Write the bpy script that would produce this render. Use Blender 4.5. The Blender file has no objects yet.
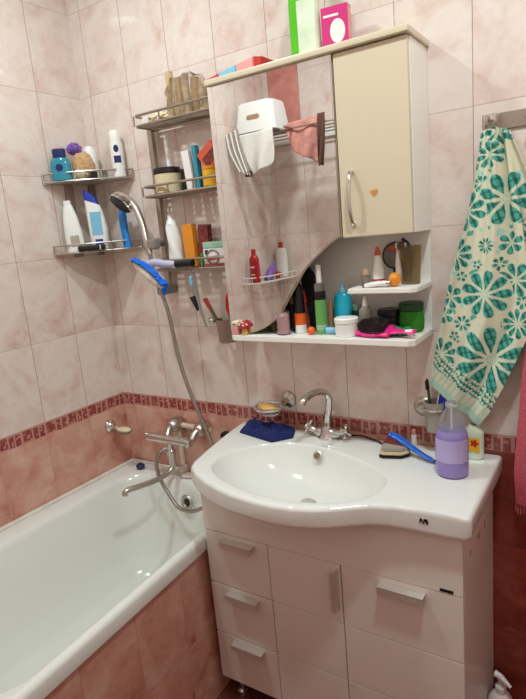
import bpy, bmesh, math, random
from mathutils import Vector, Matrix, noise
random.seed(7)
PI = math.pi
C = bpy.context.scene.collection

# ------------------------------------------------------------------ colours and materials
def lin(c):
    return tuple((x/255/12.92 if x/255 <= .04045 else ((x/255+.055)/1.055)**2.4) for x in c) + (1,)

def mat(name, rgb, rough=.4, metal=0., trans=0., var=0., scale=20., bump=0., coat=0., sss=0.):
    m = bpy.data.materials.new(name); m.use_nodes = True
    nt = m.node_tree; b = nt.nodes['Principled BSDF']
    b.inputs['Base Color'].default_value = lin(rgb)
    b.inputs['Roughness'].default_value = rough
    b.inputs['Metallic'].default_value = metal
    b.inputs['Transmission Weight'].default_value = trans
    b.inputs['Coat Weight'].default_value = coat
    if trans: b.inputs['IOR'].default_value = 1.12 if trans > .3 else 1.4
    if var or bump:
        tc = nt.nodes.new('ShaderNodeTexCoord')
        n = nt.nodes.new('ShaderNodeTexNoise'); n.inputs['Scale'].default_value = scale; n.inputs['Detail'].default_value = 4
        nt.links.new(tc.outputs['Object'], n.inputs['Vector'])
        if var:
            r = nt.nodes.new('ShaderNodeValToRGB')
            r.color_ramp.elements[0].position = .3; r.color_ramp.elements[1].position = .7
            r.color_ramp.elements[0].color = lin(tuple(max(0, x*(1-var)) for x in rgb))
            r.color_ramp.elements[1].color = lin(tuple(min(255, x*(1+var)) for x in rgb))
            nt.links.new(n.outputs['Fac'], r.inputs['Fac']); nt.links.new(r.outputs['Color'], b.inputs['Base Color'])
        if bump:
            bp = nt.nodes.new('ShaderNodeBump'); bp.inputs['Strength'].default_value = bump; bp.inputs['Distance'].default_value = .004
            nt.links.new(n.outputs['Fac'], bp.inputs['Height']); nt.links.new(bp.outputs['Normal'], b.inputs['Normal'])
    return m

def attr_mat(name, rough=.9):
    m = bpy.data.materials.new(name); m.use_nodes = True
    nt = m.node_tree; b = nt.nodes['Principled BSDF']; b.inputs['Roughness'].default_value = rough
    a = nt.nodes.new('ShaderNodeAttribute'); a.attribute_name = 'Col'
    nt.links.new(a.outputs['Color'], b.inputs['Base Color'])
    n = nt.nodes.new('ShaderNodeTexNoise'); n.inputs['Scale'].default_value = 400
    tc = nt.nodes.new('ShaderNodeTexCoord'); nt.links.new(tc.outputs['Object'], n.inputs['Vector'])
    bp = nt.nodes.new('ShaderNodeBump'); bp.inputs['Strength'].default_value = .4; bp.inputs['Distance'].default_value = .002
    nt.links.new(n.outputs['Fac'], bp.inputs['Height']); nt.links.new(bp.outputs['Normal'], b.inputs['Normal'])
    return m

class NT:
    """small helper for arithmetic in a node tree"""
    def __init__(s, nt): s.nt = nt
    def m(s, op, a, b=None, c=None, clamp=False):
        n = s.nt.nodes.new('ShaderNodeMath'); n.operation = op; n.use_clamp = clamp
        for i, v in enumerate((a, b, c)):
            if v is None: continue
            if isinstance(v, (int, float)): n.inputs[i].default_value = v
            else: s.nt.links.new(v, n.inputs[i])
        return n.outputs[0]
    def xyz(s, x, y, z):
        n = s.nt.nodes.new('ShaderNodeCombineXYZ')
        for i, v in enumerate((x, y, z)):
            if isinstance(v, (int, float)): n.inputs[i].default_value = v
            else: s.nt.links.new(v, n.inputs[i])
        return n.outputs[0]
    def noise(s, vec, scale, detail=4, dist=0.):
        n = s.nt.nodes.new('ShaderNodeTexNoise'); n.inputs['Scale'].default_value = scale; n.inputs['Detail'].default_value = detail
        n.inputs['Distortion'].default_value = dist
        s.nt.links.new(vec, n.inputs['Vector']); return n.outputs['Fac']
    def ramp(s, fac, stops):
        n = s.nt.nodes.new('ShaderNodeValToRGB'); e = n.color_ramp.elements
        while len(e) < len(stops): e.new(.5)
        for el, (p, c) in zip(e, stops): el.position = p; el.color = lin(c)
        s.nt.links.new(fac, n.inputs['Fac']); return n.outputs['Color']
    def mix(s, fac, a, b):
        n = s.nt.nodes.new('ShaderNodeMix'); n.data_type = 'RGBA'
        if isinstance(fac, (int, float)): n.inputs[0].default_value = fac
        else: s.nt.links.new(fac, n.inputs[0])
        for k, v in ((6, a), (7, b)):
            if isinstance(v, tuple): n.inputs[k].default_value = v
            else: s.nt.links.new(v, n.inputs[k])
        return n.outputs[2]

def tile_mat(name, axis, off, accent=None, lower_only=False, deep=None):
    """20x30 cm marbled tiles: pale above, a red border strip, salmon below"""
    m = bpy.data.materials.new(name); m.use_nodes = True
    nt = m.node_tree; b = nt.nodes['Principled BSDF']; h = NT(nt)
    g = nt.nodes.new('ShaderNodeNewGeometry'); sp = nt.nodes.new('ShaderNodeSeparateXYZ')
    nt.links.new(g.outputs['Position'], sp.inputs[0])
    X, Y, Z = sp.outputs
    u = h.m('DIVIDE', h.m('SUBTRACT', X if axis == 'x' else Y, off), .2)
    up = h.m('GREATER_THAN', Z, .92)
    low = h.m('LESS_THAN', Z, .87)
    v_up = h.m('DIVIDE', h.m('SUBTRACT', Z, .92), .2967)
    v_lo = h.m('DIVIDE', h.m('SUBTRACT', Z, .87), .2967)
    if lower_only: up = h.m('MULTIPLY', up, 0); low = h.m('ADD', h.m('MULTIPLY', low, 0), 1)
    v = h.m('ADD', h.m('MULTIPLY', up, v_up), h.m('MULTIPLY', h.m('SUBTRACT', 1, up), v_lo))
    fu, fv = h.m('FRACT', u), h.m('FRACT', v)
    du = h.m('MULTIPLY', h.m('MINIMUM', fu, h.m('SUBTRACT', 1, fu)), .2)
    dv = h.m('MULTIPLY', h.m('MINIMUM', fv, h.m('SUBTRACT', 1, fv)), .2967)
    jv = h.m('LESS_THAN', du, .0011); jh = h.m('LESS_THAN', dv, .0011)
    if not lower_only:
        mid0 = h.m('MULTIPLY', h.m('SUBTRACT', 1, up), h.m('SUBTRACT', 1, low))
        jh = h.m('MULTIPLY', jh, h.m('SUBTRACT', 1, mid0))
    cu, cv = h.m('FLOOR', u), h.m('FLOOR', v)
    pos = h.xyz(h.m('ADD', h.m('MULTIPLY', u, .2), h.m('MULTIPLY', cv, 3.7)), h.m('ADD', Z, h.m('MULTIPLY', cu, 5.3)), h.m('MULTIPLY', cu, 1.9))
    n1 = h.noise(pos, 7, 6, .8); n2 = h.noise(pos, 26, 4, 1.5)
    nn = h.m('ADD', h.m('MULTIPLY', n1, .75), h.m('MULTIPLY', n2, .25))
    pale = h.ramp(nn, [(.30, (213, 180, 168)), (.43, (226, 204, 193)), (.55, (233, 218, 209)), (.72, (222, 202, 193))])
    red = h.ramp(nn, [(.28, (172, 102, 88)), (.42, (206, 144, 126)), (.55, (216, 164, 146)), (.7, (226, 186, 170))])
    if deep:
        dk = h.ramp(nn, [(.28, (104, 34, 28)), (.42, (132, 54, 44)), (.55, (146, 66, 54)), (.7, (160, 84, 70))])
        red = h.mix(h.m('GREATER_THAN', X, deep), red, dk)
    # border strip
    t = h.m('FRACT', h.m('DIVIDE', u, .5))
    bz = h.m('DIVIDE', h.m('SUBTRACT', Z, .87), .05)
    nb = h.noise(h.xyz(h.m('MULTIPLY', u, .2), Z, 0.), 75, 2, .3)
    def band(lo, hi, x): return h.m('MULTIPLY', h.m('GREATER_THAN', x, lo), h.m('LESS_THAN', x, hi))
    A = h.m('MULTIPLY', band(.03, .40, t), band(.12, .92, bz))
    Bk = h.m('MULTIPLY', h.m('ADD', band(.47, .66, t), band(.72, .93, t)), band(.02, .86, bz))
    holes = h.m('GREATER_THAN', nb, .60)
    blocks = h.m('MULTIPLY', h.m('ADD', A, Bk, clamp=True), h.m('SUBTRACT', 1, holes))
    bcol = h.mix(blocks, lin((200, 142, 130)), h.ramp(nb, [(.3, (132, 56, 54)), (.6, (164, 86, 80))]))
    lower = h.mix(h.m('SUBTRACT', 1, low), red, bcol)
    col = h.mix(up, lower, pale)
    if accent:
        a0, a1, az = accent
        am = h.m('MULTIPLY', band(a0, a1, X if axis == 'x' else Y), h.m('GREATER_THAN', Z, az))
        pk = h.ramp(nn, [(.3, (190, 110, 104)), (.5, (214, 140, 130)), (.7, (222, 168, 156))])
        col = h.mix(am, col, pk)
    jm = h.m('MULTIPLY', h.m('MAXIMUM', h.m('MULTIPLY', jv, .75), h.m('MULTIPLY', jh, .4)), h.m('ADD', .45, h.m('MULTIPLY', up, .55)))
    jc = h.mix(up, lin((150, 84, 74)), lin((142, 100, 90)))
    col = h.mix(jm, col, jc)
    nt.links.new(col, b.inputs['Base Color'])
    b.inputs['Roughness'].default_value = .035
    b.inputs['Specular IOR Level'].default_value = .5
    hgt = h.m('SUBTRACT', h.m('MULTIPLY', h.m('MINIMUM', h.m('MINIMUM', du, dv), .003), 333), 0)
    bp = nt.nodes.new('ShaderNodeBump'); bp.inputs['Strength'].default_value = .35; bp.inputs['Distance'].default_value = .0012
    nt.links.new(hgt, bp.inputs['Height']); nt.links.new(bp.outputs['Normal'], b.inputs['Normal'])
    return m

M = dict(
    ceramic=mat('ceramic_white', (236, 234, 228), .12, coat=.3),
    enamel=mat('enamel_white', (236, 236, 228), .14, coat=.3),
    cream=mat('cream_lacquer', (216, 200, 172), .32, coat=.1),
    cream_white=mat('white_laminate', (246, 242, 234), .35),
    vanity=mat('vanity_lacquer', (240, 230, 222), .36, coat=.08),
    groove=mat('groove_shadow_line', (150, 124, 116), .5),
    chrome=mat('chrome', (214, 212, 208), .12, 1),
    satin=mat('satin_metal', (196, 188, 178), .34, 1), handle=mat('silver_handle', (226, 220, 212), .34, .55),
    steel=mat('brushed_steel', (168, 156, 144), .36, 1),
    hose=mat('steel_hose', (170, 162, 156), .32, 1, bump=.6, scale=300),
    mirror=mat('mirror_glass', (236, 234, 232), .015, 1),
    dark=mat('dark_plastic', (24, 20, 22), .4),
    black=mat('black_plastic', (14, 13, 15), .35),
    blackcloth=mat('black_fabric', (14, 14, 18), .85, bump=.3, scale=200),
    grey=mat('grey_plastic', (136, 128, 120), .4),
    white=mat('white_plastic', (240, 238, 232), .3),
    offwhite=mat('offwhite_plastic', (226, 214, 196), .45, var=.05),
    pipe=mat('painted_pipe', (224, 204, 184), .4, var=.06),
    frost=mat('frosted_plastic', (206, 196, 182), .4, trans=.4),
    clear=mat('clear_plastic', (240, 240, 242), .06, trans=.9), film=mat('thin_film', (236, 230, 220), .12, trans=.96),
    glass=mat('smoked_glass', (206, 200, 188), .1, trans=.8),
    navy=mat('navy_plastic', (26, 36, 92), .3),
    teal=mat('teal_gel', (58, 150, 172), .15, trans=.15),
    cyan=mat('cyan_plastic', (24, 168, 196), .25),
    blue=mat('blue_plastic', (16, 96, 196), .3),
    brightblue=mat('bright_blue_plastic', (24, 130, 214), .35, var=.12, scale=60),
    royal=mat('royal_blue_plastic', (22, 52, 168), .3),
    bluebristle=mat('blue_bristle', (20, 104, 214), .8, bump=.9, scale=260, var=.2),
    purple=mat('purple_mesh', (128, 92, 166), .8, bump=.9, scale=120, var=.25),
    lilac=mat('lilac_soap', (166, 148, 214), .15, trans=.2),
    lilac_label=mat('lilac_label', (186, 172, 220), .35), handle_lilac=mat('pale_lilac_plastic', (186, 182, 206), .35),
    sponge=mat('tan_sponge', (196, 156, 112), .95, bump=.8, scale=90, var=.12),
    spongec=mat('cream_sponge', (214, 196, 158), .9, bump=.3, scale=90, var=.03),
    green=mat('green_bottle', (96, 200, 40), .2, trans=.15),
    greenlabel=mat('pale_green_label', (222, 232, 206), .35, var=.06),
    serum=mat('green_serum', (140, 204, 118), .12, trans=.4),
    greenjar=mat('green_jar', (74, 158, 62), .15, trans=.35),
    greenlid=mat('dark_green_lid', (20, 66, 34), .4),
    greencloth=mat('green_scrunchie', (24, 132, 70), .9, bump=.9, scale=150),
    pink=mat('pink_plastic', (226, 40, 128), .3),
    magenta=mat('magenta_card', (206, 36, 116), .45),
    rose=mat('rose_wax', (226, 150, 146), .4, var=.08),
    red=mat('red_plastic', (176, 26, 36), .25),
    redcap=mat('red_cap', (190, 40, 34), .4),
    orange=mat('orange_plastic', (232, 98, 26), .4),
    orangecard=mat('orange_card', (230, 142, 34), .5),
    orangered=mat('orange_red_card', (214, 92, 58), .5),
    yellow=mat('yellow_tin', (238, 178, 32), .4),
    maroon=mat('maroon_card', (110, 40, 34), .55, var=.45, scale=70),
    brown=mat('brown_plastic', (96, 72, 52), .35),
    smoke=mat('smoky_brown_plastic', (206, 188, 150), .12, trans=.85),
    tan=mat('tan_plastic', (172, 136, 100), .4),
    paper=mat('brown_paper', (206, 184, 156), .75, var=.18, scale=40),
    wood=mat('bamboo_sticks', (206, 176, 134), .7, var=.12, scale=60),
    mint=mat('mint_card', (150, 190, 166), .5),
    cardwhite=mat('white_card', (236, 226, 222), .5),
    cardpink=mat('pink_print', (196, 66, 84), .5),
    lightblue=mat('light_blue_plastic', (128, 190, 218), .35),
    bristle=mat('dark_bristle', (40, 26, 26), .8, bump=.8, scale=250),
    redbristle=mat('red_brown_bristle', (128, 52, 50), .8, bump=.8, scale=250, var=.2),
    soap=mat('cream_soap', (236, 216, 184), .45),
    soapy=mat('amber_soap', (206, 158, 86), .4, var=.12),
    navycloth=mat('navy_cloth', (24, 34, 92), .95, bump=.6, scale=220, var=.2),
    khaki=mat('khaki_cloth', (132, 122, 74), .9, var=.2),
    pinktowel=mat('pink_terry', (204, 92, 106), .95, bump=.8, scale=260, var=.12),
    whitecloth=mat('white_cloth', (236, 230, 222), .9, var=.03, bump=.3, scale=120),
    pinkcloth=mat('dusty_pink_cloth', (206, 142, 130), .9, var=.12, scale=30, bump=.3),
    browncloth=mat('brown_cloth', (96, 62, 52), .9),
    floor=mat('floor_tile', (116, 66, 54), .3, var=.2, scale=8),
    plaster=mat('white_ceiling', (240, 236, 230), .5),
    silicone=mat('silicone', (230, 220, 210), .4, var=.05),
    gold=mat('amber_heart', (206, 142, 74), .4, var=.12, scale=90),
    flowers=attr_mat('floral_terry'),
)

# ------------------------------------------------------------------ mesh helpers
def box(bm, x0, x1, y0, y1, z0, z1, bev=0., seg=2):
    r = bmesh.ops.create_cube(bm, size=1)
    for v in r['verts']:
        v.co = Vector(((x0+x1)/2 + v.co.x*(x1-x0), (y0+y1)/2 + v.co.y*(y1-y0), (z0+z1)/2 + v.co.z*(z1-z0)))
    if bev:
        es = list({e for v in r['verts'] for e in v.link_edges})
        bmesh.ops.bevel(bm, geom=es, offset=bev, segments=seg, affect='EDGES', profile=.5)
    return bm

def lathe(bm, prof, seg=28, c=(0, 0, 0), sx=1., sy=1., rot=None, caps=True):
    rings = []
    for r, z in prof:
        ring = []
        for k in range(seg):
            a = 2*PI*k/seg
            p = Vector((math.cos(a)*r*sx, math.sin(a)*r*sy, z))
            if rot: p = rot @ p
            ring.append(bm.verts.new(p + Vector(c)))
        rings.append(ring)
    for a, b in zip(rings, rings[1:]):
        for k in range(seg):
            bm.faces.new((a[k], a[(k+1) % seg], b[(k+1) % seg], b[k]))
    if not caps: return bm
    if prof[0][0] > 1e-6: bm.faces.new(list(reversed(rings[0])))
    if prof[-1][0] > 1e-6: bm.faces.new(rings[-1])
    return bm

def smooth_pts(pts, n=6):
    P = [Vector(p) for p in pts]
    if len(P) < 3: return P
    P = [P[0]*2-P[1]] + P + [P[-1]*2-P[-2]]
    out = []
    for i in range(1, len(P)-2):
        for k in range(n):
            t = k/n; a, b, c, d = P[i-1:i+3]
            out.append(.5*((2*b) + (c-a)*t + (2*a-5*b+4*c-d)*t*t + (3*b-a-3*c+d)*t**3))
    out.append(P[-2]); return out

def tube(bm, pts, r, seg=10, smooth=0, flat=1.):
    P = smooth_pts(pts, smooth) if smooth else [Vector(p) for p in pts]
    n = len(P); rs = r if isinstance(r, (list, tuple)) else [r]*n
    if len(rs) != n: rs = [rs[0] + (rs[-1]-rs[0])*i/(n-1) for i in range(n)] if len(rs) == 2 else [rs[min(len(rs)-1, int(i/(n-1)*(len(rs)-1)+.5))] for i in range(n)]
    prev = None; rings = []
    for i, p in enumerate(P):
        d = (P[min(i+1, n-1)] - P[max(i-1, 0)]).normalized()
        if prev is None:
            a = Vector((0, 0, 1)) if abs(d.z) < .9 else Vector((0, 1, 0))
            nrm = (a - d*a.dot(d)).normalized()
        else:
            nrm = (prev - d*prev.dot(d)).normalized()
        prev = nrm; bi = d.cross(nrm)
        rings.append([bm.verts.new(p + nrm*math.cos(2*PI*k/seg)*rs[i]*flat + bi*math.sin(2*PI*k/seg)*rs[i]) for k in range(seg)])
    for a, b in zip(rings, rings[1:]):
        for k in range(seg): bm.faces.new((a[k], a[(k+1) % seg], b[(k+1) % seg], b[k]))
    bm.faces.new(list(reversed(rings[0]))); bm.faces.new(rings[-1])
    return bm

def prism(bm, outline, f, a0, a1, bev=0.):
    """outline of 2-D points; f(p, q, a) makes the 3-D point at depth a"""
    lo = [bm.verts.new(f(p, q, a0)) for p, q in outline]; hi = [bm.verts.new(f(p, q, a1)) for p, q in outline]
    n = len(outline)
    f0 = bm.faces.new(lo); f1 = bm.faces.new(list(reversed(hi)))
    for k in range(n): bm.faces.new((lo[k], hi[k], hi[(k+1) % n], lo[(k+1) % n]))
    if bev: bmesh.ops.bevel(bm, geom=list(f0.edges)+list(f1.edges), offset=bev, segments=2, affect='EDGES')
    return bm

def XZ(p, q, a): return (p, a, q)
def XY(p, q, a): return (p, q, a)
def YZ(p, q, a): return (a, p, q)

def ball(bm, c, r, sx=1, sy=1, sz=1, sub=3, jit=0., f=8.):
    r0 = bmesh.ops.create_icosphere(bm, subdivisions=sub, radius=1)
    for v in r0['verts']:
        k = 1 + (jit*noise.noise(v.co*f*.3 + Vector(c)*9) if jit else 0)
        v.co = Vector((c[0]+v.co.x*r*sx*k, c[1]+v.co.y*r*sy*k, c[2]+v.co.z*r*sz*k))
    return bm

def obj(name, bm, m, parent=None, loc=None, rot=None, angle=38):
    bmesh.ops.recalc_face_normals(bm, faces=bm.faces[:])
    me = bpy.data.meshes.new(name); bm.to_mesh(me); bm.free()
    me.shade_smooth(); me.set_sharp_from_angle(angle=math.radians(angle))
    if m: me.materials.append(m)
    o = bpy.data.objects.new(name, me); C.objects.link(o)
    if parent: o.parent = parent
    if loc: o.location = loc
    if rot: o.rotation_euler = rot
    if angle < 60:
        w_ = o.modifiers.new('even_shading', 'WEIGHTED_NORMAL'); w_.keep_sharp = True
    return o

def nb(): return bmesh.new()
def tag(o, label, cat, group=None):
    o['label'] = label; o['category'] = cat
    if group: o['group'] = group
    return o
def thing(name, label, cat, loc=(0, 0, 0), rot=(0, 0, 0), group=None):
    o = bpy.data.objects.new(name, None); C.objects.link(o); o.empty_display_size = .02
    o.location = loc; o.rotation_euler = rot
    return tag(o, label, cat, group)
def struct(name, bm, m): o = obj(name, bm, m); o['kind'] = 'structure'; return o

def turned(name, label, cat, loc, parts, rot=(0, 0, 0), sx=1., sy=1., group=None, seg=28):
    """a thing of lathe-turned parts: (part name, profile, material)"""
    t = thing(name, label, cat, loc, rot, group)
    for pn, prof, m in parts: obj(pn, lathe(nb(), prof, seg, sx=sx, sy=sy), m, t)
    return t

def round_body(r, h, sh=.15, neck=None, foot=.003):
    """profile of a bottle body"""
    nk = neck or r*.4
    return [(r-foot, 0), (r, foot), (r, h*(1-sh)), (r*.93+nk*.07, h*(1-sh*.6)), (nk+(r-nk)*.35, h*(1-sh*.15)), (nk, h)]
def cyl(r, z0, z1, e=.0015):
    return [(r-e, z0), (r, z0+e), (r, z1-e), (r-e, z1)]

# ------------------------------------------------------------------ the setting
HT = 2.75; XR = 2.2; YF = -1.7
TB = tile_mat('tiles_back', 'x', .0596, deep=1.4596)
TL = tile_mat('tiles_left', 'y', -.1969)
TFm = tile_mat('tiles_front', 'x', .03, accent=(.03, .23, 2.107))
TRm = tile_mat('tiles_right', 'y', -.05)
TP = tile_mat('tiles_tub_panel', 'y', -.1, lower_only=True)
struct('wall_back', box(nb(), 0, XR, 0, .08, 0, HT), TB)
struct('wall_left', box(nb(), -.08, 0, YF-.08, .08, 0, HT), TL)
struct('wall_front', box(nb(), 0, XR, YF-.08, YF, 0, HT), TFm)
struct('wall_right', box(nb(), XR, XR+.08, YF-.08, .08, 0, HT), TRm)
struct('floor', box(nb(), -.08, XR+.08, YF-.08, .08, -.08, 0), M['floor'])
struct('ceiling', box(nb(), -.08, XR+.08, YF-.08, .08, HT, HT+.08), M['plaster'])
# tiled casing of the tub and the ledge behind its foot
bm = nb(); prism(bm, [(.650, -.001), (.664, -.001), (.7315, -1.212), (.717, -1.212)], XY, 0, .5525); box(bm, .001, .735, YF+.001, -1.213, 0, .56)
struct('wall_tub', bm, TP)

# ------------------------------------------------------------------ bathtub
def rrect(x0, x1, y0, y1, r, n=8):
    out = []
    for cx, cy, a0 in ((x1-r, y1-r, 0), (x0+r, y1-r, 90), (x0+r, y0+r, 180), (x1-r, y0+r, 270)):
        for k in range(n+1):
            a = math.radians(a0+90*k/n); out.append((cx+r*math.cos(a), cy+r*math.sin(a)))
    return out
t = thing('bathtub', 'white enamel bathtub set along the left wall in a pink tiled casing', 'bathtub', (.36, -.6, 0))
bm = nb(); off = Vector((-.36, .6, 0))
loops = [(rrect(.003, .722, -1.208, -.003, .012), .555), (rrect(.003, .724, -1.21, -.003, .014), .592),
         (rrect(.003, .718, -1.205, -.003, .014), .603), (rrect(.012, .708, -1.195, -.012, .02), .606),
         (rrect(.085, .698, -1.125, -.072, .12), .604), (rrect(.092, .690, -1.118, -.078, .12), .600),
         (rrect(.100, .682, -1.108, -.086, .12), .580), (rrect(.122, .648, -1.06, -.106, .13), .45),
         (rrect(.142, .610, -1.0, -.125, .15), .32), (rrect(.165, .585, -.94, -.15, .15), .24), (rrect(.215, .54, -.86, -.20, .13), .205), (rrect(.30, .46, -.7, -.3, .07), .20)]
def skew(x, y): return x*(.700+.055*(-y-.37))/.724
rings = [[bm.verts.new(Vector((skew(x, y), y, z))+off) for x, y in L] for L, z in loops]
for a, b in zip(rings, rings[1:]):
    for k in range(len(a)): bm.faces.new((a[k], a[(k+1) % len(a)], b[(k+1) % len(a)], b[k]))
bm.faces.new(rings[-1])
obj('basin', bm, M['enamel'], t, angle=60)
ry = Matrix.Rotation(math.radians(82), 3, 'X')
o = obj('overflow_ring', lathe(nb(), [(.015, 0), (.029, 0), (.031, .004), (.027, .008), (.018, .006), (.015, 0)], 28, rot=ry), M['satin'], t, loc=(.398-.36, -.112+.6, .535))
obj('overflow_hole', lathe(nb(), [(.017, .001), (.0, .0015)], 24, rot=ry), M['dark'], o)
obj('drain', lathe(nb(), [(.03, 0), (.03, .003), (.0, .003)], 24), M['chrome'], t, loc=(.0, .25, .2005))
tag(obj('sealant_strip', tube(nb(), [(.008, -1.2, .610), (.008, -.009, .610), (.29, -.009, .610)], .0085, 8), M['silicone']), 'white sealant strip along the tub rim and tiled walls', 'sealant')

# ------------------------------------------------------------------ bath mixer tap on white wall pipes
t = thing('water_pipe', 'cream painted water pipes on the pink tiles behind the bath tap', 'pipe', (.335, -.02, .61))
bm = nb(); tube(bm, [(-.022, 0, 0), (-.022, 0, .235)], .011, 12); obj('riser_pipe', bm, M['pipe'], t)
obj('cross_pipe', tube(nb(), [(-.022, -.001, .207), (.145, -.001, .204)], .011, 12), M['pipe'], t)
bm = nb(); lathe(bm, [(.02, -.004), (.022, .02), (.018, .03)], 20, c=(-.022, -.002, 0)); ball(bm, (.02, -.025, .002), .025, 1.2, .8, .4, jit=.4); obj('base_collar', bm, M['silicone'], t)
rx0 = Matrix.Rotation(math.radians(90), 3, 'X')
t = thing('bath_tap', 'chrome bath mixer tap with long spout over the bathtub', 'tap', (.33, -.1, .79))
for x in (-.018, .120):
    obj('wall_cup', lathe(nb(), [(.012, -.096), (.025, -.094), (.030, -.080), (.030, -.060), (.026, -.044), (.018, -.034), (.012, -.030)], 26, rot=rx0, c=(x, 0, .030)), M['satin'], t)
    obj('connector', tube(nb(), [(x, .038, .030), (x*.95+.003, .022, .022), (x*.9+.006, .006, .004)], .013, 12), M['satin'], t)
bm = nb(); ry0 = Matrix.Rotation(math.radians(90), 3, 'Y')
lathe(bm, [(.009, -.118), (.0145, -.116), (.0175, -.10), (.018, .07), (.021, .075), (.021, .10), (.015, .105), (.014, .116), (.008, .118)], 24, rot=ry0, c=(0, -.002, -.006))
obj('body', bm, M['chrome'], t)
obj('lever', tube(nb(), [(-.108, -.004, -.002), (-.125, -.005, .004), (-.129, -.005, .032)], [.007, .004], 8, 5), M['chrome'], t)
bm = nb(); lathe(bm, [(.014, -.120), (.014, -.075), (.018, -.073), (.018, -.05), (.014, -.045), (.014, -.012)], 20, c=(.006, .0, 0)); obj('diverter', bm, M['chrome'], t)
obj('spout', tube(nb(), [(.006, 0, -.09), (.008, -.004, -.116), (.004, -.03, -.134), (-.006, -.09, -.140), (-.022, -.16, -.136), (-.035, -.203, -.133), (-.040, -.217, -.138), (-.041, -.220, -.149)], .0105, 14, 6), M['satin'], t)

# ------------------------------------------------------------------ hand shower with hose
t = thing('hand_shower', 'round hand shower in its bracket with long metal hose', 'shower', (.375, -.105, 1.53))
H = Vector((.252-.375, -.0, 1.692-1.53))
d = Vector((-.25, -.62, -.62)).normalized()
rot = d.to_track_quat('Z', 'Y').to_matrix()
hd = obj('shower_head', lathe(nb(), [(.014, -.034), (.034, -.025), (.046, -.009), (.048, .004), (.044, .008)], 30, rot=rot, c=H), M['chrome'], t)
obj('spray_face', lathe(nb(), [(.042, .0078), (.039, .011), (0, .012)], 30, rot=rot, c=H), M['dark'], hd)
obj('handle', tube(nb(), [H - d*.022, H + Vector((.03, .02, .0)), H + Vector((.062, .015, -.035)), (-.036, .008, .07), (-.022, 0, .02), (-.012, 0, -.03)], [.015, .0145, .0135, .0125, .0115], 14, 6), M['satin'], t)
hp = [(.364, -.105, 1.505), (.368, -.10, 1.42), (.385, -.075, 1.30), (.41, -.07, 1.10), (.445, -.065, .96), (.495, -.06, .82), (.535, -.075, .72), (.56, -.11, .63), (.535, -.15, .575), (.49, -.165, .547), (.44, -.16, .53), (.385, -.155, .535), (.34, -.15, .58), (.305, -.15, .635), (.296, -.15, .69), (.305, -.135, .735), (.325, -.115, .750), (.336, -.106, .735)]
obj('hose', tube(nb(), [Vector(p)-Vector((.375, -.105, 1.53)) for p in hp], .0075, 10, 10), M['hose'], t)

# ------------------------------------------------------------------ three-tier tower shelf beside the cabinet
t = thing('tower_shelf', 'metal three-tier wall shelf on a pole between bathtub corner and mirror cabinet', 'shelf', (.37, -.03, 1.36))
lc = Vector((.37, -.03, 1.36))
def L(*p): return Vector(p)-lc
bm = nb(); box(bm, -.014, .008, -.006, .014, 0, .585, .004); obj('pole', bm, M['steel'], t)
obj('pole', tube(nb(), [L(.70, -.014, 1.37), L(.70, -.014, 1.95)], .007, 10), M['steel'], t)
bm = nb(); box(bm, -.022, .016, -.05, .026, -.012, .018, .005); obj('wall_bracket', bm, M['grey'], t)
for z in (1.929, 1.697, 1.442):
    bm = nb(); x0, x1, yf, yb = .385, .722, -.122, -.012
    for dz in (0, .033): tube(bm, [L(x0, yb, z+dz), L(x0, yf+.012, z+dz), L(x0+.012, yf, z+dz), L(x1-.012, yf, z+dz), L(x1, yf+.012, z+dz), L(x1, yb, z+dz)], .0042, 8)
    for k in range(7): tube(bm, [L(x0, yb-.016*k, z), L(x1, yb-.016*k, z)], .0022, 6)
    for x in (x0, .5, .61, x1): tube(bm, [L(x, yf, z), L(x, yf, z+.033)], .003, 6)
    tube(bm, [L(x0, yb, z), L(x1, yb, z)], .004, 8); tube(bm, [L(.365, -.012, z), L(x0, -.012, z)], .005, 8)
    obj('wire_tier', bm, M['steel'], t)
bm = nb(); tube(bm, [L(.362, -.03, 1.54), L(.360, -.06, 1.54), L(.356, -.086, 1.54)], .016, 14); box(bm, -.03, .03, -.085, -.05, .157, .193, .008)
obj('shower_bracket', bm, M['grey'], t)

# ------------------------------------------------------------------ corner shelf, two tiers
t = thing('corner_shelf', 'two-tier glass and chrome corner shelf on the left wall', 'shelf', (0, 0, 1.52))
def arc(e, n=14, bulge=.0):
    out = []
    for k in range(n+1):
        s = k/n; x = e*s; y = -.235*(1-s)
        bl = math.sin(PI*s)*bulge
        out.append((x+bl*.75, y-bl*.66))
    return out
for z, e in ((1.787, .232), (1.528, .232)):
    A = arc(e, bulge=.035)
    g = obj('shelf_plate', prism(nb(), [(.002, -.002)] + [(max(x, .002), min(y, -.002)) for x, y in A], XY, z-1.52-.003, z-1.52+.003), M['frost'], t)
    bm = nb()
    for dz in (.0, .030): tube(bm, [(max(x, .006), min(y, -.006), z-1.52+dz) for x, y in A], .0035, 8)
    for k in (0, 5, 9, 14): x, y = A[k]; tube(bm, [(max(x, .006), min(y, -.006), z-1.525), (max(x, .006), min(y, -.006), z-1.52+.034)], .004, 8)
    obj('rail', bm, M['satin'], t)
for x, y in ((.012, -.125), (.145, -.012)):
    bm = nb(); w = .018
    if x < y+.2: box(bm, .002, .012, y-w, y+w, -.01, .275, .003)
    else: box(bm, x-w, x+w, -.012, -.002, -.01, .275, .003)
    obj('wall_strip', bm, M['steel'], t)

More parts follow.
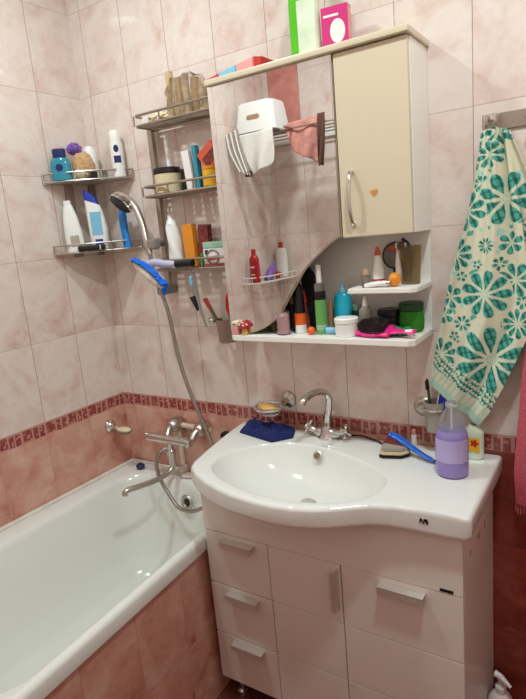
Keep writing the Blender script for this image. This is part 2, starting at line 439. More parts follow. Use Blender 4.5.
# ------------------------------------------------------------------ soap dishes, cup, strip of hooks
rx = Matrix.Rotation(math.radians(90), 3, 'X'); ryy = Matrix.Rotation(math.radians(90), 3, 'Y')
t = thing('soap_dish', 'chrome soap dish fixed on pink left wall above the tub corner', 'soap dish', (0, -.09, .79))
obj('wall_mount', lathe(nb(), [(.026, .001), (.026, .01), (.02, .016), (.012, .03), (.01, .045)], 22, rot=ryy, c=(0, -.012, .012)), M['chrome'], t)
obj('dish', lathe(nb(), [(.0, -.006), (.03, -.004), (.042, .006), (.044, .008), (.04, .008), (.028, .0), (.0, -.002)], 28, sx=1, sy=.7, c=(.07, .0, -.012)), M['glass'], t)
bm = nb(); ball(bm, (0, 0, 0), .034, 1.1, .62, .3); tag(obj('soap_bar', bm, M['soap'], None, loc=(.072, -.09, .789)), 'cream soap bar in the chrome dish above the tub corner', 'soap')
t = thing('soap_dish', 'round glass soap dish on the wall left of the basin tap', 'soap dish', (.835, 0, .965))
obj('wall_mount', lathe(nb(), [(.028, .001), (.028, .01), (.022, .016), (.012, .022), (.010, .04)], 24, rot=rx), M['satin'], t)
ring = [(-.035+.052*math.cos(a), -.075+.052*math.sin(a), -.008) for a in [2*PI*k/28 for k in range(29)]]
obj('ring', tube(nb(), ring, .004, 8), M['chrome'], t)
obj('dish', lathe(nb(), [(.0, -.035), (.032, -.033), (.05, -.012), (.054, -.002), (.051, -.002), (.046, -.012), (.03, -.028), (.0, -.03)], 30, c=(-.035, -.075, 0)), M['clear'], t)
bm = nb(); ball(bm, (0, 0, 0), .034, 1.15, .8, .42, jit=.2); tag(obj('soap_bar', bm, M['soapy'], None, loc=(.797, -.078, .953), rot=(0, .15, .3)), 'amber soap bar lying in the round glass dish near the basin tap', 'soap')
t = thing('cup_holder', 'round metal cup holder on the wall behind the purple soap bottle', 'holder', (1.31, 0, .985))
obj('wall_mount', lathe(nb(), [(.030, .001), (.030, .008), (.024, .014), (.018, .016), (.012, .03)], 26, rot=rx), M['satin'], t)
ring = [(.045+.033*math.cos(a), -.05+.033*math.sin(a), .015) for a in [2*PI*k/26 for k in range(27)]]
obj('ring', tube(nb(), ring, .0035, 8), M['chrome'], t)
turned('tumbler', 'clear tumbler with toothbrushes held on wall right of basin', 'cup', (1.355, -.05, .93), [('glass', [(.024, 0), (.025, .003), (.030, .09), (.0285, .09), (.0235, .005), (0, .004)], M['frost'])])
t = thing('toothbrush', 'dark green toothbrush standing in the clear wall tumbler', 'toothbrush', (1.35, -.052, .937), (0, -.1, 0))
obj('handle', tube(nb(), [(0, 0, 0), (0, 0, .08), (0, 0, .15)], [.0045, .0035], 8), M['greenlid'], t); bm = nb(); box(bm, -.006, .004, -.006, .006, .118, .145, .002); obj('bristles', bm, M['black'], t)
t = thing('toothpaste_tube', 'blue and red toothpaste tube standing in the wall tumbler', 'toothpaste', (1.366, -.052, .94), (0, .18, 0))
bm = nb(); box(bm, -.014, .014, -.006, .006, .055, .115, .004); obj('tube', bm, M['royal'], t)
bm = nb(); box(bm, -.014, .014, -.0065, .0065, .025, .06, .004); obj('red_band', bm, M['red'], t)
bm = nb(); box(bm, -.016, -.013, -.0065, .0065, .025, .115, .001); obj('white_seam', bm, M['white'], t)
turned('lotion_tube', 'small white tube with pink cap at the wall behind the blue brush', 'tube', (1.28, -.018, .861), [('body', cyl(.008, 0, .035), M['white']), ('cap', cyl(.006, .035, .052), M['rose'])])

t = thing('hook_rail', 'flat brushed metal hook rail at the upper right of the wall', 'hooks', (1.60, 0, 1.762))
bm = nb(); box(bm, -.117, .2, -.007, -.001, -.021, .021, .002); obj('rail', bm, M['steel'], t)
for x in (-.09, .005, .10, .175):
    bm = nb()
    for s in (-.012, .012): tube(bm, [(x+s, -.006, .012), (x+s, -.016, .016), (x+s, -.03, -.004), (x+s, -.04, -.014), (x+s, -.052, -.006), (x+s, -.054, .012)], .0032, 8, 5)
    box(bm, x-.015, x+.015, -.012, -.006, .004, .018, .001); obj('hook', bm, M['chrome'], t)

# ------------------------------------------------------------------ towels
def polyline_at(P, s):
    Ls = [math.dist(a, b) for a, b in zip(P, P[1:])]; tot = sum(Ls); d = s*tot
    for (a, b), l in zip(zip(P, P[1:]), Ls):
        if d <= l or (a, b) == (P[-2], P[-1]):
            t = d/l; return (a[0]+(b[0]-a[0])*t, a[1]+(b[1]-a[1])*t)
        d -= l
def coons(top, bot, lef, rig, u, v):
    T, B, Lp, R = polyline_at(top, u), polyline_at(bot, u), polyline_at(lef, v), polyline_at(rig, v)
    p = []
    for k in (0, 1):
        c = (1-u)*(1-v)*top[0][k] + u*(1-v)*top[-1][k] + (1-u)*v*bot[0][k] + u*v*bot[-1][k]
        p.append((1-v)*T[k] + v*B[k] + (1-u)*Lp[k] + u*R[k] - c)
    return p
FLW = []
def px(u, v):   # nominal flower layout measured on a flat towel plane
    return (1.345+(u-431)*.00272, 1.076-(v-382)*.00278)
flist = [(1.451, 1.548, .052, 9), (1.548, 1.570, .066, 8), (1.423, 1.438, .046, 10), (1.502, 1.457, .021, 10), (1.491, 1.612, .022, 8), (1.512, 1.679, .034, 8), (1.47, 1.73, .03, 7), (1.53, 1.73, .032, 7), (1.47, 1.68, .034, 8),
         (1.500, 1.332, .064, 9), (1.578, 1.252, .040, 10), (1.511, 1.153, .094, 10), (1.440, 1.253, .022, 8), (1.381, 1.165, .046, 9), (1.572, 1.365, .046, 8), (1.410, 1.325, .034, 6), (1.392, 1.275, .026, 5), (1.418, 1.218, .014, 5), (1.535, 1.41, .018, 6), (1.56, 1.46, .03, 6), (1.59, 1.17, .02, 6), (1.545, 1.25, .012, 5), (1.44, 1.38, .014, 5), (1.42, 1.085, .030, 8), (1.46, 1.04, .034, 8), (1.50, 1.02, .026, 8), (1.555, 1.09, .018, 6), (1.59, 1.31, .02, 6), (1.60, 1.54, .04, 8), (1.48, 1.41, .012, 5)]
CR, TE, TD, TLt = lin((222, 216, 188)), lin((78, 170, 152)), lin((34, 96, 84)), lin((164, 216, 200))
def flower_col(x, z, hem):
    if hem is not None and hem < .055:
        return lin((176, 210, 192)) if (hem < .022 or int((x-z*.8)*150) % 3 == 0) else CR
    if hem is not None and hem < .10:
        k = (int(x*150)+int(z*150)) % 3
        return TD if k == 0 and noise.noise(Vector((x*90, z*90, 1))) > -.1 else (TE if k == 1 else CR)
    for cx, cz, R, n in flist:
        dx, dz = x-cx, z-cz; r = math.hypot(dx, dz)/R
        if r > 1: continue
        a = math.atan2(dz, dx) + cx*37
        ph = (a*n/(2*PI)) % 1 - .5
        if r < .15: return CR if (r < .10) else TLt
        if r < .20: return CR
        half = .40*min(1, (r-.15)/.45+.25)*math.sqrt(max(0, 1-(max(0, r-.62)/.38)**2))
        if abs(ph) < half:
            if half-abs(ph) < .045 or r > .96: return TLt
            chk = math.sin((x+z*.35)*2*PI/.016) ; ch2 = math.sin((z-x*.35)*2*PI/.02)
            if chk > .45 and (ch2 > -.2): return TD
            if chk > .2 or ch2 > .75: return lin((40, 122, 108))
            return TE
        return CR
    k = noise.noise(Vector((x*42, z*42, 3)))
    if k > .45: return TE
    if k < -.52: return TLt
    return CR
def towel(name, parent, m, top, bot, lef, rig, y0, waves, nu, nv, colour=None, thick=.004, hem=True):
    bm = nb(); grid = []; cols = []
    for j in range(nv+1):
        row = []
        for i in range(nu+1):
            u, v = i/nu, j/nv; x, z = coons(top, bot, lef, rig, u, v)
            y = y0
            for amp, f, ph in waves: y += amp*math.sin(u*f*2*PI+ph+v*.8)*(1-.35*v)
            row.append(bm.verts.new((x, y, z)))
            if colour:
                h = math.hypot(x-polyline_at(bot, u)[0], z-polyline_at(bot, u)[1]) if hem else None
                cols.append(colour(x, z, h))
        grid.append(row)
    for j in range(nv):
        for i in range(nu): bm.faces.new((grid[j][i], grid[j][i+1], grid[j+1][i+1], grid[j+1][i]))
    o = obj(name, bm, m, parent, angle=180)
    if colour:
        at = o.data.color_attributes.new('Col', 'FLOAT_COLOR', 'POINT')
        for k, c in enumerate(cols): at.data[k].color = c
    s = o.modifiers.new('thickness', 'SOLIDIFY'); s.thickness = thick; s.offset = 0
    return o
tw = thing('hand_towel', 'cream terry towel with teal flowers hanging from the hook rail', 'towel')
towel('front_layer', tw, M['flowers'], [(1.490, 1.738), (1.52, 1.742), (1.550, 1.735)], [(1.345, 1.076), (1.41, 1.018), (1.479, .963)],
      [(1.490, 1.738), (1.485, 1.696), (1.470, 1.612), (1.451, 1.526), (1.427, 1.449), (1.410, 1.396), (1.393, 1.315), (1.368, 1.201), (1.352, 1.118), (1.345, 1.076)],
      [(1.550, 1.735), (1.556, 1.685), (1.569, 1.613), (1.586, 1.502), (1.600, 1.40), (1.614, 1.30), (1.600, 1.215), (1.544, 1.082), (1.506, 1.001), (1.479, .963)],
      -.062, [(.010, 1.3, .4), (.008, 2.6, 1.5), (.003, 5.2, .3)], 150, 380, flower_col)
towel('back_layer', tw, M['flowers'], [(1.52, 1.736), (1.552, 1.734)], [(1.585, 1.41), (1.66, 1.40)], [(1.52, 1.736), (1.585, 1.41)], [(1.552, 1.734), (1.59, 1.64), (1.625, 1.54), (1.66, 1.40)],
      -.033, [(.004, 1.6, .2)], 60, 150, flower_col, hem=True)
tw2 = thing('bath_towel', 'dusty pink terry towel hanging at the right edge of the wall', 'towel')
towel('terry_sheet', tw2, M['pinktowel'], [(1.68, 1.742), (1.73, 1.742)], [(1.574, .737), (1.70, .745), (1.88, .76)], [(1.68, 1.742), (1.63, 1.45), (1.589, 1.141), (1.569, .841), (1.574, .737)], [(1.73, 1.742), (1.80, 1.4), (1.86, 1.0), (1.88, .76)],
      -.062, [(.012, 2.5, .4), (.006, 5, 1.5)], 80, 120)
bm = nb()
for k in range(46):
    x = 1.575+.3*k/45; tube(bm, [(x, -.060-.01*math.sin(k), .742), (x+.001, -.062-.01*math.sin(k), .722)], .0018, 5)
fr = obj('fringe', bm, M['pinktowel'], tw2)

# ------------------------------------------------------------------ wall cabinet with mirror
cab = thing('wall_cabinet', 'cream wall cabinet with mirror front, one door and open shelves', 'cabinet', (1.04, 0, 1.21))
lc2 = Vector((1.04, 0, 1.21))
def cb(name, x0, x1, y0, y1, z0, z1, m, bev=.0015, parent=cab):
    bm = nb(); box(bm, x0-lc2.x, x1-lc2.x, y0, y1, z0-lc2.z, z1-lc2.z, bev); return obj(name, bm, m, parent)
cb('back_panel', .74, 1.342, -.006, -.001, 1.228, 1.977, M['cream_white'])
cb('side_panel', .738, .754, -.144, -.006, 1.229, 1.976, M['cream_white'])
cb('side_panel', 1.327, 1.345, -.144, -.001, 1.507, 1.976, M['cream_white'])
cb('partition', 1.14, 1.156, -.144, -.006, 1.507, 1.976, M['cream_white'])
cb('bottom_panel', 1.156, 1.327, -.144, -.006, 1.507, 1.522, M['cream_white'])
cb('top_board', .738, 1.352, -.178, -.001, 1.977, 1.994, M['cream'], .004)
# mirror outline with the swept corner
cv = smooth_pts([(1.142, 1.512, 0), (1.115, 1.500, 0), (1.076, 1.473, 0), (1.024, 1.430, 0), (.986, 1.381, 0), (.954, 1.337, 0), (.914, 1.282, 0), (.855, 1.246, 0), (.808, 1.2305, 0)], 5)
outl = [(.738, 1.976), (.736, 1.2305)] + [(p.x, p.y) for p in reversed(cv)] + [(1.1445, 1.976)]
loc_out = [(x-lc2.x, z-lc2.z) for x, z in outl]
obj('mirror_backing', prism(nb(), loc_out, XZ, -.1455, -.1600), M['cream'], cab)
inn = [(x-lc2.x, z-lc2.z) for x, z in outl]
obj('mirror', prism(nb(), inn, XZ, -.1601, -.1635), M['mirror'], cab, angle=20)
dr = cb('door', 1.1475, 1.345, -.163, -.1455, 1.506, 1.975, M['cream'], .005)
obj('door_handle', tube(nb(), [(1.184-1.04, -.162, .468), (1.184-1.04, -.172, .465), (1.185-1.04, -.186, .44), (1.185-1.04, -.19, .40), (1.185-1.04, -.186, .36), (1.184-1.04, -.172, .333), (1.184-1.04, -.162, .33)], [.007, .006, .0055, .005, .0055, .006, .007], 12, 5), M['chrome'], dr)
hp = []
for k in range(40):
    a = 2*PI*k/40; hp.append((1.245-1.04 + .0011*16*.62*math.sin(a)**3, 1.617-1.21 + .00068*(13*math.cos(a)-5*math.cos(2*a)-2*math.cos(3*a)-math.cos(4*a))))
hs = obj('heart_sticker', prism(nb(), hp, XZ, -.1632, -.1638), M['gold'], dr)
hs['label'] = 'amber heart sticker'
obj('shelf', prism(nb(), [(.738-1.04, -.002), (.738-1.04, -.166), (.757-1.04, -.185), (1.328-1.04, -.185), (1.344-1.04, -.172), (1.344-1.04, -.002)], XY, .0, .018, .002), M['cream_white'], cab)
obj('shelf', prism(nb(), [(1.150-1.04, -.006), (1.150-1.04, -.155), (1.33-1.04, -.155), (1.344-1.04, -.14), (1.344-1.04, -.002), (1.16-1.04, -.002)], XY, 1.350-1.21, 1.365-1.21, .002), M['cream_white'], cab)

# ------------------------------------------------------------------ vanity unit
van = thing('vanity_unit', 'pale pink lacquered vanity unit under the wash basin', 'vanity', (1.10, -.18, 0))
lv = Vector((1.10, -.18, 0))
def vb(name, x0, x1, y0, y1, z0, z1, m, bev=.0015, parent=van):
    bm = nb(); box(bm, x0-lv.x, x1-lv.x, y0-lv.y, y1-lv.y, z0, z1, bev); return obj(name, bm, m, parent)
vb('side_panel', .702, .718, -.352, -.004, .078, .8, M['vanity']); vb('side_panel', 1.489, 1.505, -.352, -.004, .078, .8, M['vanity'])
vb('bottom_panel', .718, 1.489, -.352, -.004, .078, .094, M['vanity']); vb('back_panel', .718, 1.489, -.010, -.004, .094, .8, M['vanity'])
ap = [(.702, .6325), (1.505, .6325), (1.505, .8), (1.285, .8)] + [(1.03+.25*math.cos(PI*k/24), .8-.064*math.sin(PI*k/24)) for k in range(25)] + [(.775, .8), (.702, .8)]
obj('apron', prism(nb(), [(x-lv.x, z) for x, z in ap], XZ, -.37-lv.y, -.353-lv.y, .001), M['vanity'], van)
def handle(parent, cx, cz, w, vertical=False):
    bm = nb(); x, y = cx-lv.x, -.37-lv.y
    if vertical:
        box(bm, x-.009, x+.006, y-.024, y-.019, cz-w/2, cz+w/2, .0012); box(bm, x+.002, x+.006, y-.022, y+.001, cz-w/2, cz+w/2, .001)
    else:
        box(bm, x-w/2, x+w/2, y-.027, y-.001, cz+.007, cz+.0105, .001); box(bm, x-w/2, x+w/2, y-.027, y-.0235, cz-.010, cz+.010, .001)
    return obj('handle', bm, M['handle'], parent)
rows = [(.6305, .4455), (.4420, .2595), (.2560, .079)]
for z1, z0 in rows:
    d = vb('drawer', .702, .938, -.37, -.353, z0, z1, M['vanity'], .0025)
    handle(d, .834, (z0+z1)/2+.068, .118)
def grooved(name, x0, x1):
    bm = nb()
    for z1, z0 in rows: box(bm, x0-lv.x, x1-lv.x, -.37-lv.y, -.3635-lv.y, z0-.0008, z1+.0008, .002)
    box(bm, x0-lv.x, x1-lv.x, -.3645-lv.y, -.353-lv.y, .079, .6305)
    return obj(name, bm, M['vanity'], van)
d = grooved('door', .9405, 1.1765); handle(d, 1.163, .555, .125, True)
d = grooved('door', 1.1795, 1.505); handle(d, 1.352, .606, .122)
bm = nb(); box(bm, 1.449-lv.x, 1.482-lv.x, -.3715-lv.y, -.3695-lv.y, .636, .644, .0005); lb = obj('name_plate', bm, M['dark'], van); lb['label'] = 'small dark name plate'
for y, z, h in ((-.121, .699, .02), (-.185, .70, .022), (-.21, .712, .012), (-.289, .708, .014)):
    bm = nb(); prism(bm, [(y-lv.y+.0045*math.cos(a)+.15*h*math.sin(a), z+h*.5*math.sin(a)) for a in [2*PI*k/10 for k in range(10)]], YZ, 1.5045-lv.x, 1.5054-lv.x)
    obj('chipped_mark', bm, M['brown'], van)
for x in (.745, 1.46):
    for y in (-.32, -.06):
        obj('leg', lathe(nb(), [(.022, 0), (.022, .006), (.014, .012), (.014, .066), (.022, .07), (.022, .078)], 20, c=(x-lv.x, y-lv.y, 0)), M['chrome'], van)

# ------------------------------------------------------------------ wash basin
ws = thing('wash_basin', 'white ceramic wash basin with side counter on the vanity unit', 'basin', (1.03, -.28, .80))
out0 = [(1.531, -.003), (1.531, -.385), (1.522, -.396), (1.461, -.397), (1.402, -.399), (1.345, -.405), (1.296, -.420), (1.255, -.446), (1.214, -.474), (1.175, -.493), (1.122, -.510), (1.064, -.517), (1.0, -.516), (.93, -.507), (.869, -.491), (.808, -.468), (.747, -.437), (.702, -.400), (.686, -.370), (.666, -.281), (.640, -.129), (.628, -.003)]
inn0 = [(.759, -.364), (.748, -.30), (.776, -.232), (.843, -.158), (.951, -.124), (1.059, -.140), (1.163, -.175), (1.244, -.225), (1.284, -.273), (1.287, -.341), (1.259, -.400), (1.190, -.448), (1.086, -.476), (.972, -.474), (.872, -.447), (.794, -.404)]
cx, cy = 1.03, -.28
def ray_poly(P, a):
    best = 0; dx, dy = math.cos(a), math.sin(a)
    for (x0, y0), (x1, y1) in zip(P, P[1:]+P[:1]):
        ex, ey = x1-x0, y1-y0; den = dx*ey-dy*ex
        if abs(den) < 1e-9: continue
        tt = ((x0-cx)*ey-(y0-cy)*ex)/den; ss = ((x0-cx)*dy-(y0-cy)*dx)/den
        if tt > 0 and -1e-6 <= ss <= 1+1e-6: best = max(best, tt)
    return best
si = smooth_pts([(*p, 0) for p in inn0+inn0[:1]], 6); si = [(p.x, p.y) for p in si[:-1]]
angs = sorted({round(2*PI*k/150, 5) for k in range(150)} | {round(math.atan2(y-cy, x-cx) % (2*PI), 5) for x, y in out0})
bm = nb(); rings = []
def ring(fun):
    rings.append([bm.verts.new(fun(a)) for a in angs])
Ro = [ray_poly(out0, a) for a in angs]; Ri = [ray_poly(si, a) for a in angs]
def pt(a, r, z): return (r*math.cos(a), r*math.sin(a), z-.80)
def mk(fr, z):
    rings.append([bm.verts.new(pt(a, fr(ro, ri), z)) for a, ro, ri in zip(angs, Ro, Ri)])
bowl = [(.0, .735), (.20, .737), (.45, .746), (.66, .764), (.82, .791), (.92, .820), (.97, .842), (.992, .853)]
for s, z in bowl[1:]: mk(lambda ro, ri, s=s: ri*s, z)
mk(lambda ro, ri: ri+.001, .8585); mk(lambda ro, ri: ri+.006, .8605); mk(lambda ro, ri: ri*.5+ro*.5, .861)
mk(lambda ro, ri: ro-.012, .8605); mk(lambda ro, ri: ro-.004, .857); mk(lambda ro, ri: ro, .849); mk(lambda ro, ri: ro-.001, .812); mk(lambda ro, ri: ro-.006, .803)
# underside: behind the front rim the bowl skirt runs back and down to the apron of the cabinet
def skirt(t_):
    out = []
    for a, ro in zip(angs, Ro):
        yo = cy + ro*math.sin(a); f = max(0., min(1., (-.385-yo)/.05)); f = f*f*(3-2*f)
        rf = (.365+cy)/max(1e-3, -math.sin(a)) if math.sin(a) < 0 else ro
        r2 = ro*.86*(1-f) + min(rf, ro*.86)*f
        r = (ro-.012)*(1-t_) + r2*t_; out.append(bm.verts.new(pt(a, r, .8015 - .0615*f*t_**1.3)))
    rings.append(out)
for t_ in (0., .33, .66, 1.): skirt(t_)
n = len(angs)
for a, b in zip(rings, rings[1:]):
    for k in range(n): bm.faces.new((a[k], a[(k+1) % n], b[(k+1) % n], b[k]))
c0 = bm.verts.new((0, 0, .735-.80))
for k in range(n): bm.faces.new((c0, rings[0][(k+1) % n], rings[0][k]))
obj('bowl', bm, M['ceramic'], ws, angle=50)
ov = obj('overflow_ring', lathe(nb(), [(.008, .001), (.014, .0), (.0145, .003), (.010, .0045), (.008, .001)], 22, rot=Matrix.Rotation(math.radians(55), 3, 'X')), M['satin'], ws, loc=(1.012-1.03, -.148+.28, .839-.80))
obj('overflow_hole', lathe(nb(), [(.0095, .002), (0, .002)], 20, rot=Matrix.Rotation(math.radians(55), 3, 'X')), M['tan'], ov)
obj('drain', lathe(nb(), [(.022, .0), (.024, .003), (.018, .004), (0, .003)], 24), M['chrome'], ws, loc=(0, .02, -.0645))
# maker's mark on the front edge
bm = nb()
def stroke(P): prism(bm, P, XZ, -.3965+.28, -.3995+.28)
for x in (0, .0095):
    stroke([(1.4120+x-1.03, .028), (1.4141+x-1.03, .028), (1.4167+x-1.03, .036), (1.4201+x-1.03, .028), (1.4226+x-1.03, .028), (1.4188+x-1.03, .0405), (1.4137+x-1.03, .0405)])
stroke([(1.431-1.03, .028), (1.434-1.03, .028), (1.432-1.03, .0405), (1.4295-1.03, .0405)])
mk_ = obj('brand_mark', bm, M['black'], ws)

# basin tap
t = thing('basin_tap', 'chrome two-handle tap with arched spout on the wash basin', 'tap', (1.0, -.05, .861))
bm = nb(); lathe(bm, [(.030, 0), (.031, .004), (.024, .014), (.021, .03), (.017, .04)], 26)
lathe(bm, [(.011, -.045), (.016, -.03), (.019, 0), (.016, .03), (.011, .045)], 22, rot=ryy, c=(.002, 0, .018)); obj('body', bm, M['chrome'], t)
obj('spout', tube(nb(), [(.0, 0, .03), (.006, .0, .075), (.013, .0, .11), (.017, -.004, .14), (.012, -.022, .163), (.0, -.06, .174), (-.011, -.10, .168), (-.016, -.118, .158), (-.017, -.122, .150)], [.015, .012, .0115, .0115, .011, .011, .011, .0115, .0115], 16, 6), M['chrome'], t)
for s in (-1, 1):
    bm = nb(); c = Vector((s*.062 + .002, -.006, .030))
    tube(bm, [(s*.035, 0, .02), (s*.05, -.003, .025), c], .010, 12)
    d0 = Vector((s*.8, -.1, .35)).normalized(); q = d0.to_track_quat('Z', 'Y').to_matrix()
    for k in range(4):
        a = PI/4+PI/2*k; e = q @ Vector((math.cos(a), math.sin(a), 0)); tube(bm, [c + d0*.006, c + d0*.006 + e*.017, c+d0*.006+e*.024], [.0048, .0058, .0062], 10)
    tube(bm, [c, c+d0*.016], [.011, .008], 12)
    obj('cross_handle', bm, M['chrome'], t)

# ------------------------------------------------------------------ things on the basin
bm = nb(); nx, ny = 44, 26; gv = []
cq = [(.655, -.010), (.700, -.006), (.79, -.012), (.858, -.028), (.897, -.088), (.845, -.152), (.784, -.137), (.694, -.112), (.668, -.066)]
top = [(.662, -.020), (.76, -.010), (.868, -.034)]; bot = [(.690, -.113), (.784, -.138), (.846, -.152), (.894, -.094)]
for j in range(ny+1):
    r = []
    for i in range(nx+1):
        x, y = coons(top, bot, [top[0], bot[0]], [top[-1], bot[-1]], i/nx, j/ny)
        e = min(i, nx-i, (j)*1.4, (ny-j)*1.4)/9; e = min(1, e)
        z = .006 + .019*e**.5 + (.02)*e*(noise.noise(Vector((x*26, y*30, 2))) + .5*noise.noise(Vector((x*60, y*70, 7))))
        r.append((bm.verts.new((x-.78, y+.08, z)), bm.verts.new((x-.78, y+.08, 0.0))))
    gv.append(r)
for j in range(ny):
    for i in range(nx):
        bm.faces.new([gv[j][i][0], gv[j][i+1][0], gv[j+1][i+1][0], gv[j+1][i][0]]); bm.faces.new([gv[j+1][i][1], gv[j+1][i+1][1], gv[j][i+1][1], gv[j][i][1]])
edge = [(0, i) for i in range(nx)] + [(j, nx) for j in range(ny)] + [(ny, nx-i) for i in range(nx)] + [(ny-j, 0) for j in range(ny)]
for (a, b), (c, d) in zip(edge, edge[1:]+edge[:1]): bm.faces.new([gv[a][b][0], gv[a][b][1], gv[c][d][1], gv[c][d][0]])
tag(obj('cleaning_cloth', bm, M['navycloth'], None, loc=(.78, -.08, .8615), angle=180), 'crumpled navy blue cloth on the left back corner of the basin', 'cloth')
tag(obj('power_cord', tube(nb(), [(1.066, -.02, .866), (1.11, -.024, .872), (1.14, -.026, .867), (1.17, -.034, .8645), (1.20, -.06, .8645), (1.22, -.085, .8645)], .003, 8, 6), M['black']), 'thin black cord lying between the tap and the pumice sponge', 'cord')
t = thing('pumice_sponge', 'cream and black layered foot pumice lying beside the blue brush', 'pumice', (1.252, -.108, .8615), (0, 0, .25))
def slab(z0, z1, s, m, nm):
    P = [(x*s, y*s) for x, y in [(-.045, -.025), (-.035, -.032), (.02, -.03), (.042, -.012), (.042, .022), (.03, .03), (-.032, .028), (-.045, .016)]]
    obj(nm, prism(nb(), P, XY, z0, z1, .003), m, t)
slab(0, .009, 1, M['black'], 'black_layer'); slab(.009, .02, .97, M['spongec'], 'cream_layer'); slab(.02, .03, .85, M['frost'], 'grey_layer')
t = thing('nail_brush', 'long bright blue handled scrub brush leaning on the pumice sponge', 'brush', (1.30, -.11, .862))
obj('handle', tube(nb(), [(-.072, .030, .051), (-.05, .025, .047), (-.02, .014, .036), (.02, -.0, .021), (.05, -.012, .012), (.075, -.022, .008)], [.012, .015, .014, .011, .010, .010, .007], 12, 5, .6), M['blue'], t)
bm = nb()
for k in range(9):
    for s in (-1, 0, 1):
        a = k/8; p = Vector((-.075+.055*a, .028-.013*a-.006*s, .046-.013*a)); tube(bm, [p, p+Vector((-.012, -.012, -.022))], [.0042, .005], 6)
obj('bristles', bm, M['redbristle'], t)
# purple soap bottle
t = turned('soap_dispenser', 'clear pump bottle of purple liquid soap on the basin counter', 'soap bottle', (1.434, -.172, .8615),
    [('bottle', [(.036, 0), (.041, .004), (.0425, .03), (.0425, .10), (.040, .118), (.035, .128)], M['lilac']),
     ('dip_tube', cyl(.003, .128, .185, .0004), M['white'])], seg=36)
bm = nb(); N = 20; vs = []
for z in (.045, .108):
    vs.append([bm.verts.new((.0431*math.cos(a), .0431*math.sin(a), z)) for a in [math.radians(-160+150*k/N) for k in range(N+1)]])
for k in range(N): bm.faces.new((vs[0][k], vs[0][k+1], vs[1][k+1], vs[1][k]))
lbm = obj('label_band', bm, M['lilac_label'], t)
obj('shoulder', lathe(nb(), [(.0345, .1285), (.0335, .142), (.029, .158), (.021, .172), (.016, .180), (.0145, .19), (.0135, .19), (.015, .1795), (.020, .171), (.028, .157), (.0325, .1415), (.0335, .1285)], 36, caps=False), M['clear'], t)
obj('collar', lathe(nb(), cyl(.015, .1905, .203), 24), M['clear'], t)
t = turned('cleaner_bottle', 'small pale bottle with red flower label behind the purple soap', 'bottle', (1.464, -.048, .8615),
    [('bottle', round_body(.026, .10, .3, .010), M['greenlabel']), ('cap', cyl(.010, .10, .116), M['clear'])], sx=1, sy=.7)
bm = nb(); prism(bm, [(-.018, .025), (.018, .025), (.018, .065), (-.018, .065)], XZ, -.0188, -.0192); fl = obj('label_patch', bm, M['yellow'], t)
obj('flower_print', prism(nb(), [(.004+.010*math.cos(a)*(1+.25*math.cos(5*a)), .05+.010*math.sin(a)*(1+.25*math.cos(5*a))) for a in [2*PI*k/40 for k in range(40)]], XZ, -.0192, -.0196), M['redcap'], fl)
# floor pump bottle beside the vanity, cap on the tub rim, plug knob
t = turned('pump_bottle', 'white pump bottle standing on the floor right of the vanity unit', 'bottle', (1.543, -.10, 0),
    [('bottle', [(.032, 0), (.035, .004), (.036, .10), (.034, .125), (.024, .143), (.015, .15)], M['white']), ('collar', cyl(.0155, .150, .172), M['white'])])
obj('pump_head', tube(nb(), [(0, 0, .17), (0, 0, .19), (-.006, .0, .203), (-.012, .0, .207)], [.006, .009], 12), M['white'], t)
obj('nozzle', tube(nb(), [(-.016, 0, .208), (0, -.004, .206), (.03, -.016, .190)], [.010, .009, .005], 12), M['white'], t)
bm = nb(); ball(bm, (0, 0, .012), .017, 1.1, 1, .7, jit=.35); tag(obj('bottle_cap', bm, M['navy'], None, loc=(.106, -.06, .6065)), 'small dark blue cap on the tub rim in the corner', 'cap')
t = thing('wall_hook', 'small black knob on pink tiles left of the wash basin', 'hook', (.545, 0, .797))
obj('knob', lathe(nb(), [(.016, .001), (.018, .012), (.014, .024), (0, .027)], 20, rot=rx, sx=1.25, sy=.8), M['black'], t)

# ------------------------------------------------------------------ on top of the cabinet
ZT = 1.9945
t = thing('foil_pack', 'flat red and blue plastic pack lying on top of the cabinet', 'packet', (.825, -.10, ZT))
def pack(x0, x1, h0, h1, m, nm):
    P = [(x0, 0), (x1, 0), (x1, h1), (x0, h0)]; obj(nm, prism(nb(), P, XZ, -.045, .045, .003), m, t)
pack(-.105, -.055, .010, .018, M['cardpink'], 'red_end'); pack(-.055, .01, .018, .028, M['lightblue'], 'blue_middle'); pack(.01, .07, .028, .036, M['rose'], 'pink_section'); pack(.07, .1, .036, .030, M['redcap'], 'red_tip')
t = thing('cleaner_bottle', 'tall green flat bottle with pale label on top of the cabinet', 'bottle', (1.036, -.085, ZT), (0, 0, .25))
P = rrect(-.042, .042, -.022, .022, .018)
bm = nb(); rg = []
for z, s in ((0, .94), (.004, 1), (.15, 1), (.18, .9), (.205, .5), (.215, .38)):
    rg.append([bm.verts.new((x*s, y*s, z)) for x, y in P])
for a, b in zip(rg, rg[1:]):
    for k in range(len(P)): bm.faces.new((a[k], a[(k+1) % len(P)], b[(k+1) % len(P)], b[k]))
bm.faces.new(rg[0]); bm.faces.new(rg[-1]); obj('bottle', bm, M['green'], t)
obj('cap', lathe(nb(), cyl(.016, .215, .245), 20), M['white'], t)
Q = [(x*1.012, y*1.02) for x, y in rrect(-.042, .042, -.022, .022, .018, 10) if x > -.016 and y < .012]
Q.sort(key=lambda p: math.atan2(p[1], p[0]+.05)); Q = [(-.016, -.02244)] + Q
bm = nb(); ra = [[bm.verts.new((x*k_, y*k_, z)) for x, y in Q] for k_, z in ((1, .012), (1, .150), (.985, .150), (.985, .012))]
for a, b in zip(ra, ra[1:]+ra[:1]):
    for k in range(len(Q)-1): bm.faces.new((a[k], a[k+1], b[k+1], b[k]))
obj('label_panel', bm, M['greenlabel'], t)
